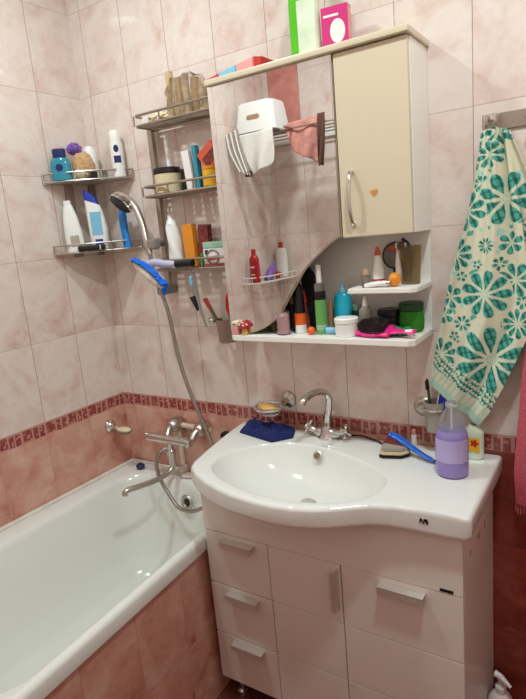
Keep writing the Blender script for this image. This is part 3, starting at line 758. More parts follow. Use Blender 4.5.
t = thing('carton', 'magenta box with white disc on top of the cabinet', 'box', (1.125, -.075, ZT), (0, 0, .12))
bm = nb(); box(bm, -.037, .037, -.016, .016, 0, .118, .001); bx = obj('box', bm, M['magenta'], t)
obj('white_disc', prism(nb(), [(.008+.021*math.cos(a), .055+.03*math.sin(a)) for a in [2*PI*k/30 for k in range(30)]], XZ, -.0161, -.0166), M['cardwhite'], t)
obj('white_print', box(nb(), -.03, .012, -.0166, -.016, .092, .098), M['cardwhite'], t); obj('white_print', box(nb(), .004, .03, -.0166, -.016, .012, .026), M['cardwhite'], t)
bm = nb(); box(bm, .0368, .0374, -.013, .013, .01, .112); obj('pale_side_print', bm, M['rose'], t)

# ------------------------------------------------------------------ lower cabinet shelf
ZS = 1.2285
t = thing('figurine', 'small cream and pink figurine at left end of the lower cabinet shelf', 'figurine', (.762, -.172, ZS))
obj('body', lathe(nb(), [(.010, 0), (.012, .004), (.011, .02), (.008, .026)], 18), M['rose'], t); bm = nb(); box(bm, -.012, .012, -.009, .009, .026, .044, .005); obj('head', bm, M['soap'], t)
bm = nb(); box(bm, -.006, .006, -.0098, -.0085, .032, .036, .001); obj('face', bm, M['brown'], t)
t = turned('mushroom_figurine', 'tiny red-capped mushroom figurine beside the mirror bottom edge', 'figurine', (.796, -.174, ZS),
    [('stem', [(.010, 0), (.011, .004), (.008, .018), (.007, .026)], M['soapy']), ('cap', [(.006, .022), (.017, .024), (.0155, .034), (.009, .043), (0, .046)], M['red'])], seg=20)
bm = nb()
for a, h in ((-1.2, .032), (-2.2, .034), (-1.7, .041), (-.4, .034), (-2.9, .032)): ball(bm, (.0145*math.cos(a)*(1 if h < .04 else .7), .0145*math.sin(a)*(1 if h < .04 else .7), h), .0038, sub=1)
obj('spots', bm, M['cardwhite'], t)
bm = nb(); ball(bm, (0, 0, .014), .028, 1.1, .7, .55, jit=.7); tag(obj('cloth_scrap', bm, M['khaki'], None, loc=(.862, -.085, ZS)), 'small crumpled khaki bundle under the mirror curve on the shelf', 'cloth')
turned('candle_glass', 'pink candle in clear glass at the front of the lower shelf', 'candle', (.927, -.150, ZS), [('glass', [(.019, 0), (.020, .002), (.021, .072), (.0195, .072), (.0185, .004), (0, .003)], M['clear']), ('candle', [(.0183, .0045), (.0183, .058), (.012, .066), (0, .067)], M['rose'])])
turned('hairspray_can', 'white and orange tube with tall black cap on lower shelf', 'bottle', (.970, -.118, ZS), [('base', cyl(.018, 0, .026), M['white']), ('orange_band', cyl(.0182, .026, .062), M['orange']), ('cap', [(.0175, .062), (.0165, .11), (.012, .145), (.006, .15)], M['black'])])
t = thing('makeup_brush', 'slim red and brown handled brush standing beside the black pouch', 'brush', (.985, -.10, ZS), (0, -.10, 0))
obj('handle', tube(nb(), [(0, 0, 0), (0, 0, .05), (0, 0, .09)], [.009, .0105, .008], 12), M['maroon'], t); obj('red_band', tube(nb(), [(0, 0, .09), (0, 0, .13)], [.011, .009], 12), M['redcap'], t); obj('tip', tube(nb(), [(0, 0, .13), (0, 0, .175)], [.004, .003], 8), M['satin'], t)
t = thing('mascara', 'thin dark cosmetic tube with pale tip behind the candle', 'cosmetic', (.928, -.085, ZS), (0, -.03, 0))
obj('tube', lathe(nb(), cyl(.0075, 0, .085), 14), M['dark'], t); obj('tip', lathe(nb(), [(.006, .085), (.0075, .10), (.004, .118)], 14), M['tan'], t)
t = thing('pouch', 'black fabric pouch slumped in the shadow behind the mirror edge', 'pouch', (.925, -.055, ZS))
bm = nb(); box(bm, -.09, .075, -.028, .028, 0, .1, .01, 3)
bmesh.ops.subdivide_edges(bm, edges=bm.edges[:], cuts=3, use_grid_fill=True)
for v in bm.verts:
    if v.co.z > .03:
        k = min(1, (v.co.z-.03)/.07); v.co.z += k*(.125*max(0, 1-abs(v.co.x-.03)/.09)); v.co.y *= 1-.45*k
    v.co += Vector((0, .006*noise.noise(v.co*30), .006*noise.noise(v.co*25+Vector((3, 1, 2)))))
obj('bag', bm, M['blackcloth'], t, angle=180)
t = turned('serum_bottle', 'green serum bottle with black collar and clear pump cap', 'bottle', (1.046, -.125, ZS), [('bottle', [(.015, 0), (.0168, .003), (.0168, .098), (.015, .104)], M['serum']), ('collar', cyl(.0172, .104, .128), M['black']), ('clear_cap', cyl(.015, .128, .152), M['glass']), ('pump', [(.006, .152), (.0085, .154), (.0075, .205), (.005, .207)], M['white'])])
obj('label_band', lathe(nb(), cyl(.0171, .012, .030), 24), M['mint'], t)
bm = nb(); ball(bm, (0, 0, .012), .0125, 1, 1, 1); tag(obj('lip_balm', bm, M['orange'], None, loc=(1.018, -.142, ZS)), 'small round orange balm at the foot of the green serum bottle', 'balm')
bm = nb(); tube(bm, [(-.022, 0, .011), (.022, 0, .011)], [.011, .0095], 14); tag(obj('cream_tube', bm, M['lightblue'], None, loc=(1.086, -.128, ZS), rot=(0, 0, .1)), 'small light blue tube lying beside the green serum bottle', 'tube')
turned('cosmetic_tube', 'slim tan tube standing behind the green serum bottle', 'tube', (1.048, -.06, ZS), [('tube', [(.010, 0), (.011, .002), (.010, .06), (.005, .098), (.002, .10)], M['tan'])])
turned('lotion_bottle', 'cyan blue bottle with pale pump top behind the white jar', 'bottle', (1.096, -.075, ZS), [('bottle', [(.025, 0), (.028, .003), (.0285, .05), (.0275, .10), (.020, .114), (.011, .118)], M['cyan']), ('pump', [(.010, .116), (.010, .128), (.006, .132), (.004, .15)], M['lightblue'])], sx=1., sy=.8)
turned('cream_jar', 'white cream jar at the front of the lower shelf', 'jar', (1.133, -.138, ZS), [('jar', cyl(.034, 0, .036), M['white']), ('lid', cyl(.0355, .036, .053, .003), M['cream_white'])])
turned('lotion_bottle', 'translucent bottle with tapered neck beneath the small shelf', 'bottle', (1.165, -.07, ZS), [('bottle', round_body(.020, .075, .3, .008), M['frost']), ('nozzle', [(.009, .075), (.008, .088), (.003, .104)], M['cream_white'])])
turned('gel_tube', 'dark green cosmetic tube standing beside the cyan bottle', 'tube', (1.130, -.06, ZS), [('tube', cyl(.013, 0, .06), M['greenlid']), ('cap', cyl(.010, .06, .078), M['mint'])])
turned('hair_wax_jar', 'black jar standing behind the pink hairbrush', 'jar', (1.236, -.065, ZS), [('jar', cyl(.033, 0, .045), M['dark']), ('lid', cyl(.0345, .045, .066, .003), M['black'])])
turned('face_cream_jar', 'green translucent jar with dark green lid on lower shelf', 'jar', (1.30, -.062, ZS), [('jar', [(.028, 0), (.034, .008), (.036, .03), (.033, .06)], M['greenjar']), ('lid', cyl(.035, .06, .084, .003), M['greenlid'])])
t = thing('hairbrush', 'pink hairbrush with black bristles lying on the lower shelf edge', 'hairbrush', (1.238, -.142, ZS+.010), (.42, 0, -.16))
bm = nb(); tube(bm, [(-.072, 0, .008), (-.06, 0, .008), (-.02, 0, .009), (.025, 0, .008), (.045, 0, .008), (.07, 0, .009), (.105, 0, .0095)], [.012, .028, .033, .028, .013, .0095, .0115], 16, 6, .30); obj('body', bm, M['pink'], t)
bm = nb()
for i in range(13):
    for j in range(-3, 4):
        x = -.058+.0065*i*1.0; w = .027*math.sqrt(max(0, 1-((x+.018)/.048)**2)); y = j*w/3
        if w > .004: tube(bm, [(x, y, .012), (x, y, .034)], .0022, 5)
ball(bm, (-.018, 0, .013), .044, 1, .58, .18, sub=2)
obj('bristles', bm, M['bristle'], t); bm = nb(); tube(bm, [(.078, 0, .0118), (.098, 0, .0128)], .006, 8, 0, .4); obj('white_logo', bm, M['cardwhite'], t)
bm = nb(); R0 = [(.02*math.cos(a), .014*math.sin(a), .011+.003*math.sin(3*a)) for a in [2*PI*k/30 for k in range(31)]]; tube(bm, R0, [.009 if k % 2 else .0105 for k in range(31)], 10); tag(obj('scrunchie', bm, M['greencloth'], None, loc=(1.288, -.118, ZS)), 'green hair scrunchie lying in front of the green jar', 'scrunchie')
bm = nb(); ball(bm, (0, 0, .009), .011, 1.1, 1, .85, jit=.4); tag(obj('cotton_ball', bm, M['whitecloth'], None, loc=(1.318, -.128, ZS)), 'small white cotton ball beside the green scrunchie', 'cotton')

# ------------------------------------------------------------------ small upper shelf
ZU = 1.3655
turned('sample_bottle', 'tiny clear bottle with pale cap at left of the small shelf', 'bottle', (1.178, -.085, ZU), [('bottle', cyl(.0125, 0, .03), M['glass']), ('cap', cyl(.0105, .03, .05), M['soap'])])
turned('nozzle_bottle', 'white squeeze bottle with orange base and nozzle on small shelf', 'bottle', (1.214, -.08, ZU), [('orange_base', [(.017, 0), (.018, .003), (.0175, .018)], M['redcap']), ('bottle', [(.0174, .018), (.0165, .04), (.011, .075), (.009, .084)], M['white']), ('nozzle', [(.0095, .084), (.007, .096), (.004, .108)], M['orangered'])])
t = thing('hand_mirror', 'round dark framed hand mirror leaning at the back of small shelf', 'mirror', (1.247, -.035, ZU), (-.12, 0, 0))
obj('frame', lathe(nb(), [(.035, -.004), (.039, -.003), (.039, .003), (.035, .004), (.035, -.004)], 36, rot=rx, c=(0, 0, .078)), M['dark'], t)
obj('plate', lathe(nb(), [(.0355, -.002), (.0355, .002), (0, .0022)], 36, rot=rx, c=(0, 0, .078)), M['grey'], t)
bm = nb(); box(bm, -.006, .006, -.003, .003, 0, .044, .002); obj('handle', bm, M['dark'], t)
bm = nb(); box(bm, -.022, .008, -.006, -.003, .09, .104, .002); obj('red_sticker', bm, M['orangered'], t)
t = thing('razor', 'white plastic razor standing between hand mirror and organizer cup', 'razor', (1.272, -.078, ZU), (0, .05, 0))
obj('handle', tube(nb(), [(0, 0, 0), (0, 0, .06), (.001, 0, .1)], [.008, .010, .008], 10, 0, .7), M['white'], t); bm = nb(); box(bm, -.010, .022, -.008, .006, .1, .116, .004); obj('head', bm, M['white'], t)
t = thing('organizer_cup', 'smoky brown oval cup at right end of the small shelf', 'cup', (1.308, -.075, ZU))
bm = nb(); pr = [(.026, 0), (.029, .004), (.036, .105), (.034, .105), (.027, .006), (0, .005)]; lathe(bm, pr, 30, sx=.82, sy=.62); obj('cup', bm, M['smoke'], t)
t = thing('comb', 'dark blue curved comb standing in the smoky brown cup', 'comb', (1.306, -.077, ZU+.007))
obj('spine', tube(nb(), [(-.002, 0, 0), (.002, 0, .06), (-.004, 0, .1), (-.02, 0, .118)], [.005, .006, .006, .005], 8, 6), M['navy'], t)
t = thing('cosmetic_brush', 'tan handled cosmetic brush leaning in the smoky brown cup', 'brush', (1.296, -.083, ZU+.007), (0, -.12, 0))
obj('handle', tube(nb(), [(0, 0, 0), (0, 0, .05), (0, 0, .095)], [.006, .008, .011], 10), M['smoke'], t); bm = nb(); ball(bm, (0, 0, .1), .012, 1, .8, 1.0); obj('brush_head', bm, M['brown'], t)
bm = nb(); ball(bm, (0, 0, .0185), .0185, .95, .95, 1, jit=.12); tag(obj('bath_pearl', bm, M['orangecard'], None, loc=(1.276, -.122, ZU)), 'orange yellow ball in front of the organizer cup', 'ball')
t = thing('cream_tube', 'white squeezed tube lying at the front of small shelf', 'tube', (1.235, -.132, ZU), (0, 0, -.08))
obj('tube', tube(nb(), [(-.04, 0, .004), (-.015, 0, .008), (.012, 0, .011), (.024, 0, .011)], [.013, .014, .012, .010], 14, 5, .55), M['white'], t); obj('cap', tube(nb(), [(.024, 0, .011), (.034, 0, .011)], .008, 12), M['satin'], t)
bm = nb(); box(bm, -.018, .012, -.007, .007, 0, .006, .002); tag(obj('tweezer_case', bm, M['brown'], None, loc=(1.205, -.132, ZU), rot=(0, 0, .2)), 'small brown case at the front left of the small shelf', 'case')

# ------------------------------------------------------------------ on the corner shelf
Z1 = 1.7905
t = thing('shower_gel', 'blue gel bottle with navy cap on the upper corner shelf', 'bottle', (.058, -.188, Z1), (0, 0, .6))
obj('bottle', lathe(nb(), [(.030, 0), (.033, .004), (.033, .05), (.030, .07), (.022, .08)], 28, sx=1.15, sy=.62), M['teal'], t); obj('cap', lathe(nb(), cyl(.022, .08, .112, .003), 24, sx=1.1, sy=.7), M['navy'], t)
obj('round_label', lathe(nb(), [(.013, 0), (.013, .002), (0, .002)], 24, rot=rx, c=(0, -.0195, .045)), M['navy'], t)
t = turned('deodorant_bottle', 'white deodorant bottle with navy labels at right of the corner shelf', 'bottle', (.196, -.036, Z1), [('bottle', [(.022, 0), (.024, .004), (.024, .12), (.020, .128)], M['white']), ('cap', [(.021, .128), (.0215, .155), (.016, .166), (0, .168)], M['cream_white'])], rot=(0, 0, .5))
def wrap(t, r, a0, a1, z0, z1, m, nm, off=.0004, zc=None):
    bm = nb(); N = 14; cols = []
    for k in range(N+1):
        a = a0+(a1-a0)*k/N
        if zc is None: lo, hi = z0, z1
        else:
            s = math.sqrt(max(0, 1-((k/N)*2-1)**2)); lo, hi = zc-(z1-z0)/2*s, zc+(z1-z0)/2*s
        cols.append([bm.verts.new(((r+o)*math.cos(a), (r+o)*math.sin(a), z)) for o in (0, off) for z in ((lo, hi) if o == 0 else (hi, lo))])
    for a, b in zip(cols, cols[1:]):
        for k in range(4):
            try: bm.faces.new((a[k], b[k], b[(k+1) % 4], a[(k+1) % 4]))
            except ValueError: pass
    return obj(nm, bm, m, t)
wrap(t, .0241, -1.85, -.75, .05, .075, M['navy'], 'label_band'); wrap(t, .0241, -1.75, -.95, .086, .112, M['navy'], 'round_label', zc=.1)
lp = [(.086, .0), (.113, .004)]
t = thing('bath_sponge', 'tan oval bath sponge on the upper corner shelf', 'sponge', (.098, -.118, Z1), (0, 0, .7))
bm = nb(); ball(bm, (0, 0, .050), .052, .8, .5, .95, jit=.15); obj('sponge', bm, M['sponge'], t); bm = nb(); ball(bm, (-.01, -.012, .02), .028, .95, .7, .72, jit=.2); obj('pale_patch', bm, M['spongec'], t)
bm = nb(); ball(bm, (0, 0, 0), .025, 1.1, 1, .85, sub=4, jit=.28, f=22); tag(obj('mesh_puff', bm, M['purple'], None, loc=(.052, -.112, 1.908)), 'purple mesh puff resting on the tan sponge in the corner', 'puff')
turned('lotion_tube', 'white rounded bottle behind the tan sponge in the corner', 'bottle', (.066, -.054, Z1), [('bottle', [(.026, 0), (.029, .004), (.031, .08), (.028, .11), (.016, .127), (0, .131)], M['white'])], sx=1, sy=.9)
bm = nb(); box(bm, -.012, .012, -.01, .01, 0, .026, .004); tag(obj('small_case', bm, M['black'], None, loc=(.138, -.108, Z1), rot=(0, 0, .8)), 'small black block on the corner shelf beside the sponge', 'case')
turned('tin', 'small grey round tin on the corner shelf near deodorant', 'tin', (.160, -.082, Z1), [('tin', cyl(.0145, 0, .026), M['grey'])])
Z2 = 1.5315
t = thing('lotion_bottle', 'white tapered bottle with grey print on the lower corner shelf', 'bottle', (.064, -.178, Z2), (0, -.06, .6))
obj('bottle', lathe(nb(), [(.030, 0), (.032, .004), (.030, .07), (.024, .13), (.014, .172), (.011, .176)], 28, sx=1.1, sy=.65), M['white'], t); obj('cap', lathe(nb(), cyl(.0125, .172, .188), 20, sx=1.1, sy=.7), M['white'], t)
bm = nb(); box(bm, -.010, .022, -.0215, -.018, .02, .06, .001); obj('grey_label', bm, M['frost'], t)
t = thing('shampoo_bottle', 'white shampoo bottle with slanted blue cap on lower corner shelf', 'bottle', (.122, -.112, Z2), (0, 0, .7))
P = rrect(-.032, .032, -.018, .018, .016); bm = nb(); rg = []
for z, s, sh in ((0, .93, 0), (.005, 1, 0), (.08, 1.08, 0), (.14, .98, -.004), (.175, .85, -.009)):
    rg.append([bm.verts.new((x*s+sh, y*min(s, 1), z+(.012*(-x/.036) if z > .1 else 0))) for x, y in P])
for a, b in zip(rg, rg[1:]):
    for k in range(len(P)): bm.faces.new((a[k], a[(k+1) % len(P)], b[(k+1) % len(P)], b[k]))
bm.faces.new(rg[0]); bm.faces.new(rg[-1]); obj('bottle', bm, M['white'], t, angle=60)
bm = nb(); rg = []
for z, s, sh in ((.176, .85, -.009), (.195, .74, -.013), (.212, .56, -.018)):
    rg.append([bm.verts.new((x*s+sh, y*s, z+.014*(-x/.036))) for x, y in P])
for a, b in zip(rg, rg[1:]):
    for k in range(len(P)): bm.faces.new((a[k], a[(k+1) % len(P)], b[(k+1) % len(P)], b[k]))
bm.faces.new(rg[0]); bm.faces.new(rg[-1]); obj('cap', bm, M['royal'], t, angle=60)
bm = nb(); box(bm, -.022, .018, -.0192, -.0175, .055, .14, .0005); obj('label_panel', bm, M['lightblue'], t)
bm = nb(); box(bm, -.014, .014, -.0192, -.0175, .02, .04, .0005); obj('brand_patch', bm, M['royal'], t)
t = thing('safety_razor', 'black handled razor lying across the lower corner shelf front', 'razor', (.128, -.162, Z2), (0, 0, .77))
bm = nb(); box(bm, -.05, .05, -.008, .008, 0, .020, .005); obj('handle', bm, M['black'], t); bm = nb(); box(bm, .028, .034, -.0088, -.007, .001, .019, .001); obj('silver_ring', bm, M['chrome'], t)
t = thing('back_brush', 'bright blue plastic brush upright at right end of corner shelf', 'brush', (.198, -.048, Z2))
obj('handle', tube(nb(), [(0, 0, 0), (-.004, 0, .05), (-.008, .002, .10), (-.006, .004, .14)], [.017, .016, .018, .016], 12, 5, .7), M['brightblue'], t); obj('head', tube(nb(), [(.004, .004, .06), (.0, .004, .10)], .006, 8), M['lightblue'], t)

# ------------------------------------------------------------------ on the tower shelf
t = thing('paper_roll_bag', 'clear bag of tall brown paper rolls on the top tower tier', 'bag', (.575, -.065, 1.934))
for k in range(6):
    x = -.062+.025*k; h = (.150, .128, .118, .128, .112, .104)[k]
    o = obj('paper_roll', lathe(nb(), [(.0125, 0), (.0130, .002), (.0130, h), (.009, h), (.009, .1*h), (0, .1*h)], 18, c=(x, .012*math.sin(k*1.7), 0)), M['paper'] if k % 2 else M['wood'], t)
bm = nb(); ball(bm, (.004, 0, .066), .066, 1.3, .62, .96, jit=.3); obj('plastic_wrap', bm, M['film'], t)
bm = nb(); ball(bm, (0, 0, .018), .034, 1.3, .8, .5, jit=.4); tag(obj('soap_packet', bm, M['soap'], None, loc=(.455, -.068, 1.934)), 'cream crumpled packet at the left of the top tower tier', 'packet')
bm = nb(); box(bm, -.016, .016, -.015, .015, 0, .028, .005); tag(obj('small_carton', bm, M['cardwhite'], None, loc=(.404, -.075, 1.934)), 'tiny white box at the left end of the top tower tier', 'box')
turned('storage_jar', 'beige jar with dark lid on the middle tower tier', 'jar', (.458, -.068, 1.7015), [('jar', [(.042, 0), (.045, .003), (.045, .062), (.042, .066)], M['spongec']), ('lid', cyl(.047, .066, .086, .003), M['dark'])])
turned('black_jar', 'black lidded jar standing right of the beige jar', 'jar', (.524, -.05, 1.7015), [('jar', cyl(.016, 0, .06), M['black']), ('lid', cyl(.017, .06, .075), M['dark'])])
t = thing('cleaning_rod', 'thin white plastic rod standing behind the beige jar', 'rod', (.44, -.028, 1.7015)); obj('rod', tube(nb(), [(-.002, 0, 0), (-.006, 0, .2)], .0075, 10), M['white'], t)
bm = nb(); box(bm, -.014, .014, -.012, .012, 0, .128, .003); tag(obj('toothpaste_carton', bm, M['cardwhite'], None, loc=(.566, -.072, 1.7015), rot=(0, -.08, .2)), 'upright white carton on the middle tower tier', 'box')
bm = nb(); box(bm, -.008, .008, -.014, .014, 0, .142, .003); tag(obj('tall_carton', bm, M['teal'], None, loc=(.594, -.062, 1.7015), rot=(0, -.05, .1)), 'slim teal carton beside the yellow tin on the tower', 'box')
t = turned('tin', 'small yellow tin near the cabinet on the middle tower tier', 'tin', (.650, -.075, 1.7015), [('body', cyl(.026, 0, .055), M['yellow']), ('lid', cyl(.0265, .055, .066), M['orangecard'])])
t = thing('tilted_carton', 'tilted orange red box leaning on the yellow tin', 'box', (.660, -.055, 1.769), (0, -.62, 0))
bm = nb(); box(bm, -.03, .042, -.014, .014, .002, .07, .002); obj('box', bm, M['orangered'], t); bm = nb(); box(bm, -.02, .042, -.0146, -.0138, .008, .045, .0004); obj('brown_print', bm, M['maroon'], t)
t = thing('spray_bottle', 'white twisted bottle with narrow neck on bottom tower tier', 'bottle', (.462, -.07, 1.4465), (0, -.075, 0))
bm = nb(); rg = []
for k in range(31):
    z = .15*k/30; r = .026*(1-.25*(z/.15)**3); tw_ = z*16
    rg.append([bm.verts.new(((r*(1+.10*math.cos(3*(a+tw_))))*math.cos(a), (r*(1+.10*math.cos(3*(a+tw_))))*math.sin(a), z)) for a in [2*PI*q/30 for q in range(30)]])
for a, b in zip(rg, rg[1:]):
    for q in range(30): bm.faces.new((a[q], a[(q+1) % 30], b[(q+1) % 30], b[q]))
bm.faces.new(rg[0]); bm.faces.new(rg[-1]); obj('bottle', bm, M['white'], t, angle=60)
obj('neck', lathe(nb(), [(.0195, .15), (.014, .165), (.009, .172), (.009, .185)], 20), M['white'], t); obj('nozzle', lathe(nb(), [(.007, .185), (.006, .205), (.003, .21)], 14), M['clear'], t)
bm = nb(); box(bm, -.022, .022, -.014, .014, 0, .145, .002); tag(obj('medicine_carton', bm, M['orangecard'], None, loc=(.520, -.055, 1.4465), rot=(0, -.03, .05)), 'upright bright orange box on the bottom tower tier', 'box')
bm = nb(); box(bm, -.022, .022, -.012, .012, 0, .140, .002); tag(obj('henna_carton', bm, M['maroon'], None, loc=(.570, -.045, 1.4465), rot=(0, .06, 0)), 'maroon patterned box standing right of the orange box', 'box')
t = thing('soap_carton', 'white and green box with red ring print on bottom tower tier', 'box', (.655, -.092, 1.4465), (0, 0, .08))
bm = nb(); box(bm, -.042, .042, -.018, .018, 0, .058, .002); obj('box', bm, M['cardwhite'], t); bm = nb(); box(bm, -.0422, .0422, -.0183, .0183, .058, .08, .003); obj('green_top', bm, M['mint'], t)
bm = nb(); ro, ri_ = .023, .017
o1 = [(-.004+ro*math.cos(a), .030+ro*math.sin(a)) for a in [2*PI*k/30 for k in range(31)]]
tube(bm, [(x, -.0185, z) for x, z in o1], .003, 6); obj('ring_print', bm, M['grey'], t)
bm = nb(); prism(bm, [(-.022, .018), (.014, .020), (.014, .034), (-.022, .032)], XZ, -.0182, -.0188); box(bm, -.04, .04, -.0187, -.018, .001, .008); obj('red_print', bm, M['cardpink'], t)
bm = nb(); box(bm, -.034, -.022, -.0187, -.018, .038, .054, .002); obj('blue_print', bm, M['navy'], t)
bm = nb(); ball(bm, (0, 0, .022), .022, .9, .8, 1, jit=.3); tag(obj('sponge_piece', bm, M['greenjar'], None, loc=(.595, -.085, 1.4465)), 'small green scouring sponge left of the printed soap box', 'sponge')
# bath brush resting on the bracket and bottom tier
t = thing('bath_brush', 'white bath brush with blue bristles and black grip on the tower', 'brush', (.422, -.170, 1.436))
A0, A1 = Vector((-.06, -.01, .045)), Vector((.068, -.01, -.048))
ax = (A1-A0).normalized(); up_ = Vector((-ax.z, 0, ax.x)).normalized()
obj('head', tube(nb(), [A0, A0+ax*.012, A0+ax*.035, (A0+A1)/2, A1-ax*.035, A1-ax*.012, A1], [.008, .015, .021, .023, .021, .015, .008], 18, 6, 1.), M['offwhite'], t)
bm = nb(); rr = random.Random(3)
for k in range(17):
    for q in (-1, 0, 1):
        w = .024*math.sin(PI*(k+1.2)/18.4)**.6
        p = A0 + ax*(.004+.0093*k) + up_*(w*.72) + Vector((0, -.012+.009*q, 0)); tube(bm, [p, p + up_*(.006+.005*rr.random()) + Vector((0, -.004, 0))], [.0055, .0062], 6)
for k in range(7):
    p = A1 + ax*(-.012+.001*k) - up_*(-.016+.006*k); tube(bm, [p, p+ax*.016+Vector((0, -.006, 0))], [.006, .006], 6)
obj('bristles', bm, M['bluebristle'], t)
obj('handle', tube(nb(), [A0+ax*.05+Vector((.0, .012, .018)), Vector((.015, .012, .036)), Vector((.06, .02, .028)), Vector((.10, .03, .026))], [.011, .014, .013, .011], 12, 5), M['handle_lilac'], t)
obj('grip', tube(nb(), [Vector((.090, .028, .026)), Vector((.125, .038, .027)), Vector((.158, .04, .026))], [.0125, .0135, .0125], 14), M['black'], t)
# things hanging below the bottom tier
t = thing('toothbrush', 'blue grey toothbrush hanging from the bottom tower tier', 'toothbrush', (.565, -.118, 1.43), (0, .02, 0))
obj('handle', tube(nb(), [(0, 0, 0), (.004, 0, -.06), (.018, 0, -.13), (.036, 0, -.19)], [.006, .006, .005, .004], 8, 5), M['grey'], t); bm = nb(); box(bm, -.012, .0, -.012, -.004, -.045, -.012, .003); obj('bristles', bm, M['lightblue'], t)
t = thing('safety_razor', 'small black razor hanging beside the grey toothbrush', 'razor', (.545, -.11, 1.33))
bm = nb(); prism(bm, [(-.014, .012), (.008, .018), (.022, -.03), (.014, -.036)], XZ, -.004, .004, .001); obj('head', bm, M['black'], t); obj('handle', tube(nb(), [(.0, .004, .01), (.004, .004, .105)], .0028, 6), M['clear'], t)
t = thing('wall_cup', 'grey metal cup on the wall just left of the cabinet', 'cup', (.655, -.075, 1.180))
obj('cup', lathe(nb(), [(.030, 0), (.033, .003), (.039, .082), (.0375, .082), (.030, .005), (0, .004)], 28), M['steel'], t); bm = nb(); box(bm, -.012, .012, .034, .073, .055, .07, .003); obj('wall_arm', bm, M['satin'], t)
t = thing('toothbrush', 'red handled toothbrush leaning left in the grey wall cup', 'toothbrush', (.652, -.078, 1.187), (0, -.5, 0))
obj('handle', tube(nb(), [(0, 0, 0), (0, 0, .16)], [.005, .007], 8), M['brown'], t); bm = nb(); box(bm, -.007, .006, -.006, .006, .13, .168, .002); obj('bristles', bm, M['redcap'], t)
t = thing('toothpaste_tube', 'pale crumpled tube standing upright in the grey wall cup', 'tube', (.662, -.072, 1.187)); bm = nb(); prism(bm, [(-.018, .0), (.012, 0), (.022, .10), (.006, .150), (-.030, .128)], XZ, -.009, .009, .003); obj('tube', bm, M['frost'], t)
t = thing('scissors', 'orange handled scissors standing at right in the grey wall cup', 'scissors', (.672, -.08, 1.187), (0, .06, 0))
obj('blades', tube(nb(), [(0, 0, 0), (0, 0, .09)], .004, 8), M['satin'], t); bm = nb(); tube(bm, [(0, 0, .085), (.016, 0, .115), (.010, 0, .16), (-.006, 0, .155), (-.012, 0, .115), (0, 0, .085)], .0068, 8, 5); obj('finger_loops', bm, M['redcap'], t)
bm = nb(); ball(bm, (0, 0, 0), .013); tag(obj('suction_ball', bm, M['chrome'], None, loc=(.608, -.098, 1.258)), 'small shiny metal ball at left rim of the grey wall cup', 'ball')

# ------------------------------------------------------------------ opposite corner, seen in the mirror
t = thing('drying_rack', 'white and grey clothes drying rack above the tub foot, seen mirrored', 'drying rack', (.285, YF, 2.045))
bm = nb()
for k in range(4): tube(bm, [(-.26, .06+.09*k, 0), (.42, .06+.09*k, 0)], .004, 8)
tube(bm, [(-.26, .0, 0), (-.26, .40, 0)], .006, 8); tube(bm, [(.42, .0, 0), (.42, .40, 0)], .006, 8); tube(bm, [(.06, .0, 0), (.06, .40, 0)], .006, 8)
obj('rods', bm, M['steel'], t)
for k in range(6):
    obj('folding_arm', tube(nb(), [(-.275+.014*k, .43, .01+.004*k), (-.258+.014*k, .432, -.08+.002*k), (-.205+.012*k, .436, -.185-.005*k)], .0055, 8, 4), M['satin' if k % 2 else 'white'], t)
bm = nb(); box(bm, -.175, -.145, .41, .44, -.215, -.185, .004); obj('foot_block', bm, M['dark'], t)
obj('wall_bar', box(nb(), -.27, .43, .001, .02, -.02, .02, .003), M['white'], t)
t = thing('step_stool', 'white plastic stool with handle slot on the drying rack, seen mirrored', 'stool', (.150, -1.41, 2.055))
def stoolring(z, w, d, r): return [(x, y, z) for x, y in rrect(-w, w, -d, d, r, 6)]
bm = nb(); rg = [[bm.verts.new(p) for p in stoolring(z, w, d, .03)] for z, w, d in ((0, .125, .09), (.004, .127, .092), (.12, .112, .08), (.145, .108, .077), (.152, .10, .07))]
for a, b in zip(rg, rg[1:]):
    for k in range(len(a)): bm.faces.new((a[k], a[(k+1) % len(a)], b[(k+1) % len(a)], b[k]))
bm.faces.new(rg[-1]); o = obj('shell', bm, M['white'], t); s = o.modifiers.new('wall', 'SOLIDIFY'); s.thickness = .004
P = [(-.028+.011*math.cos(a), .075+.011*math.sin(a)) for a in [PI/2+PI*k/8 for k in range(9)]] + [(.028+.011*math.cos(a), .075+.011*math.sin(a)) for a in [-PI/2+PI*k/8 for k in range(9)]]
obj('handle_slot', prism(nb(), P, XZ, .085, .0885), M['tan'], t)
def drape(name, label, m, corners, y_amp, m2=None):
    bm = nb(); n_ = 26; g = []
    a, b, c, d = [Vector(p) for p in corners]
    for j in range(n_+1):
        r = []
        for i in range(n_+1):
            u, v = i/n_, j/n_; p = a*(1-u)*(1-v)+b*u*(1-v)+d*(1-u)*v+c*u*v
            p = p + Vector((0, y_amp*math.sin(u*9+v*4)*(v+.15), y_amp*.4*noise.noise(p*14))); r.append(bm.verts.new(p))
        g.append(r)
    for j in range(n_):
        for i in range(n_): bm.faces.new((g[j][i], g[j][i+1], g[j+1][i+1], g[j+1][i]))
    o = obj(name, bm, m, None, angle=180); s = o.modifiers.new('thickness', 'SOLIDIFY'); s.thickness = .003
    return tag(o, label, 'cloth')
drape('hanging_cloth', 'white cloth hanging from the drying rack below the stool, seen mirrored', M['whitecloth'], [(.062, -1.305, 2.050), (.275, -1.305, 2.052), (.270, -1.30, 1.885), (.130, -1.30, 1.840)], .014)
drape('hanging_cloth', 'dusty pink cloth hanging from the drying rack, seen mirrored', M['pinkcloth'], [(.30, -1.385, 2.070), (.50, -1.385, 2.085), (.485, -1.38, 1.86), (.345, -1.38, 1.93)], .014)
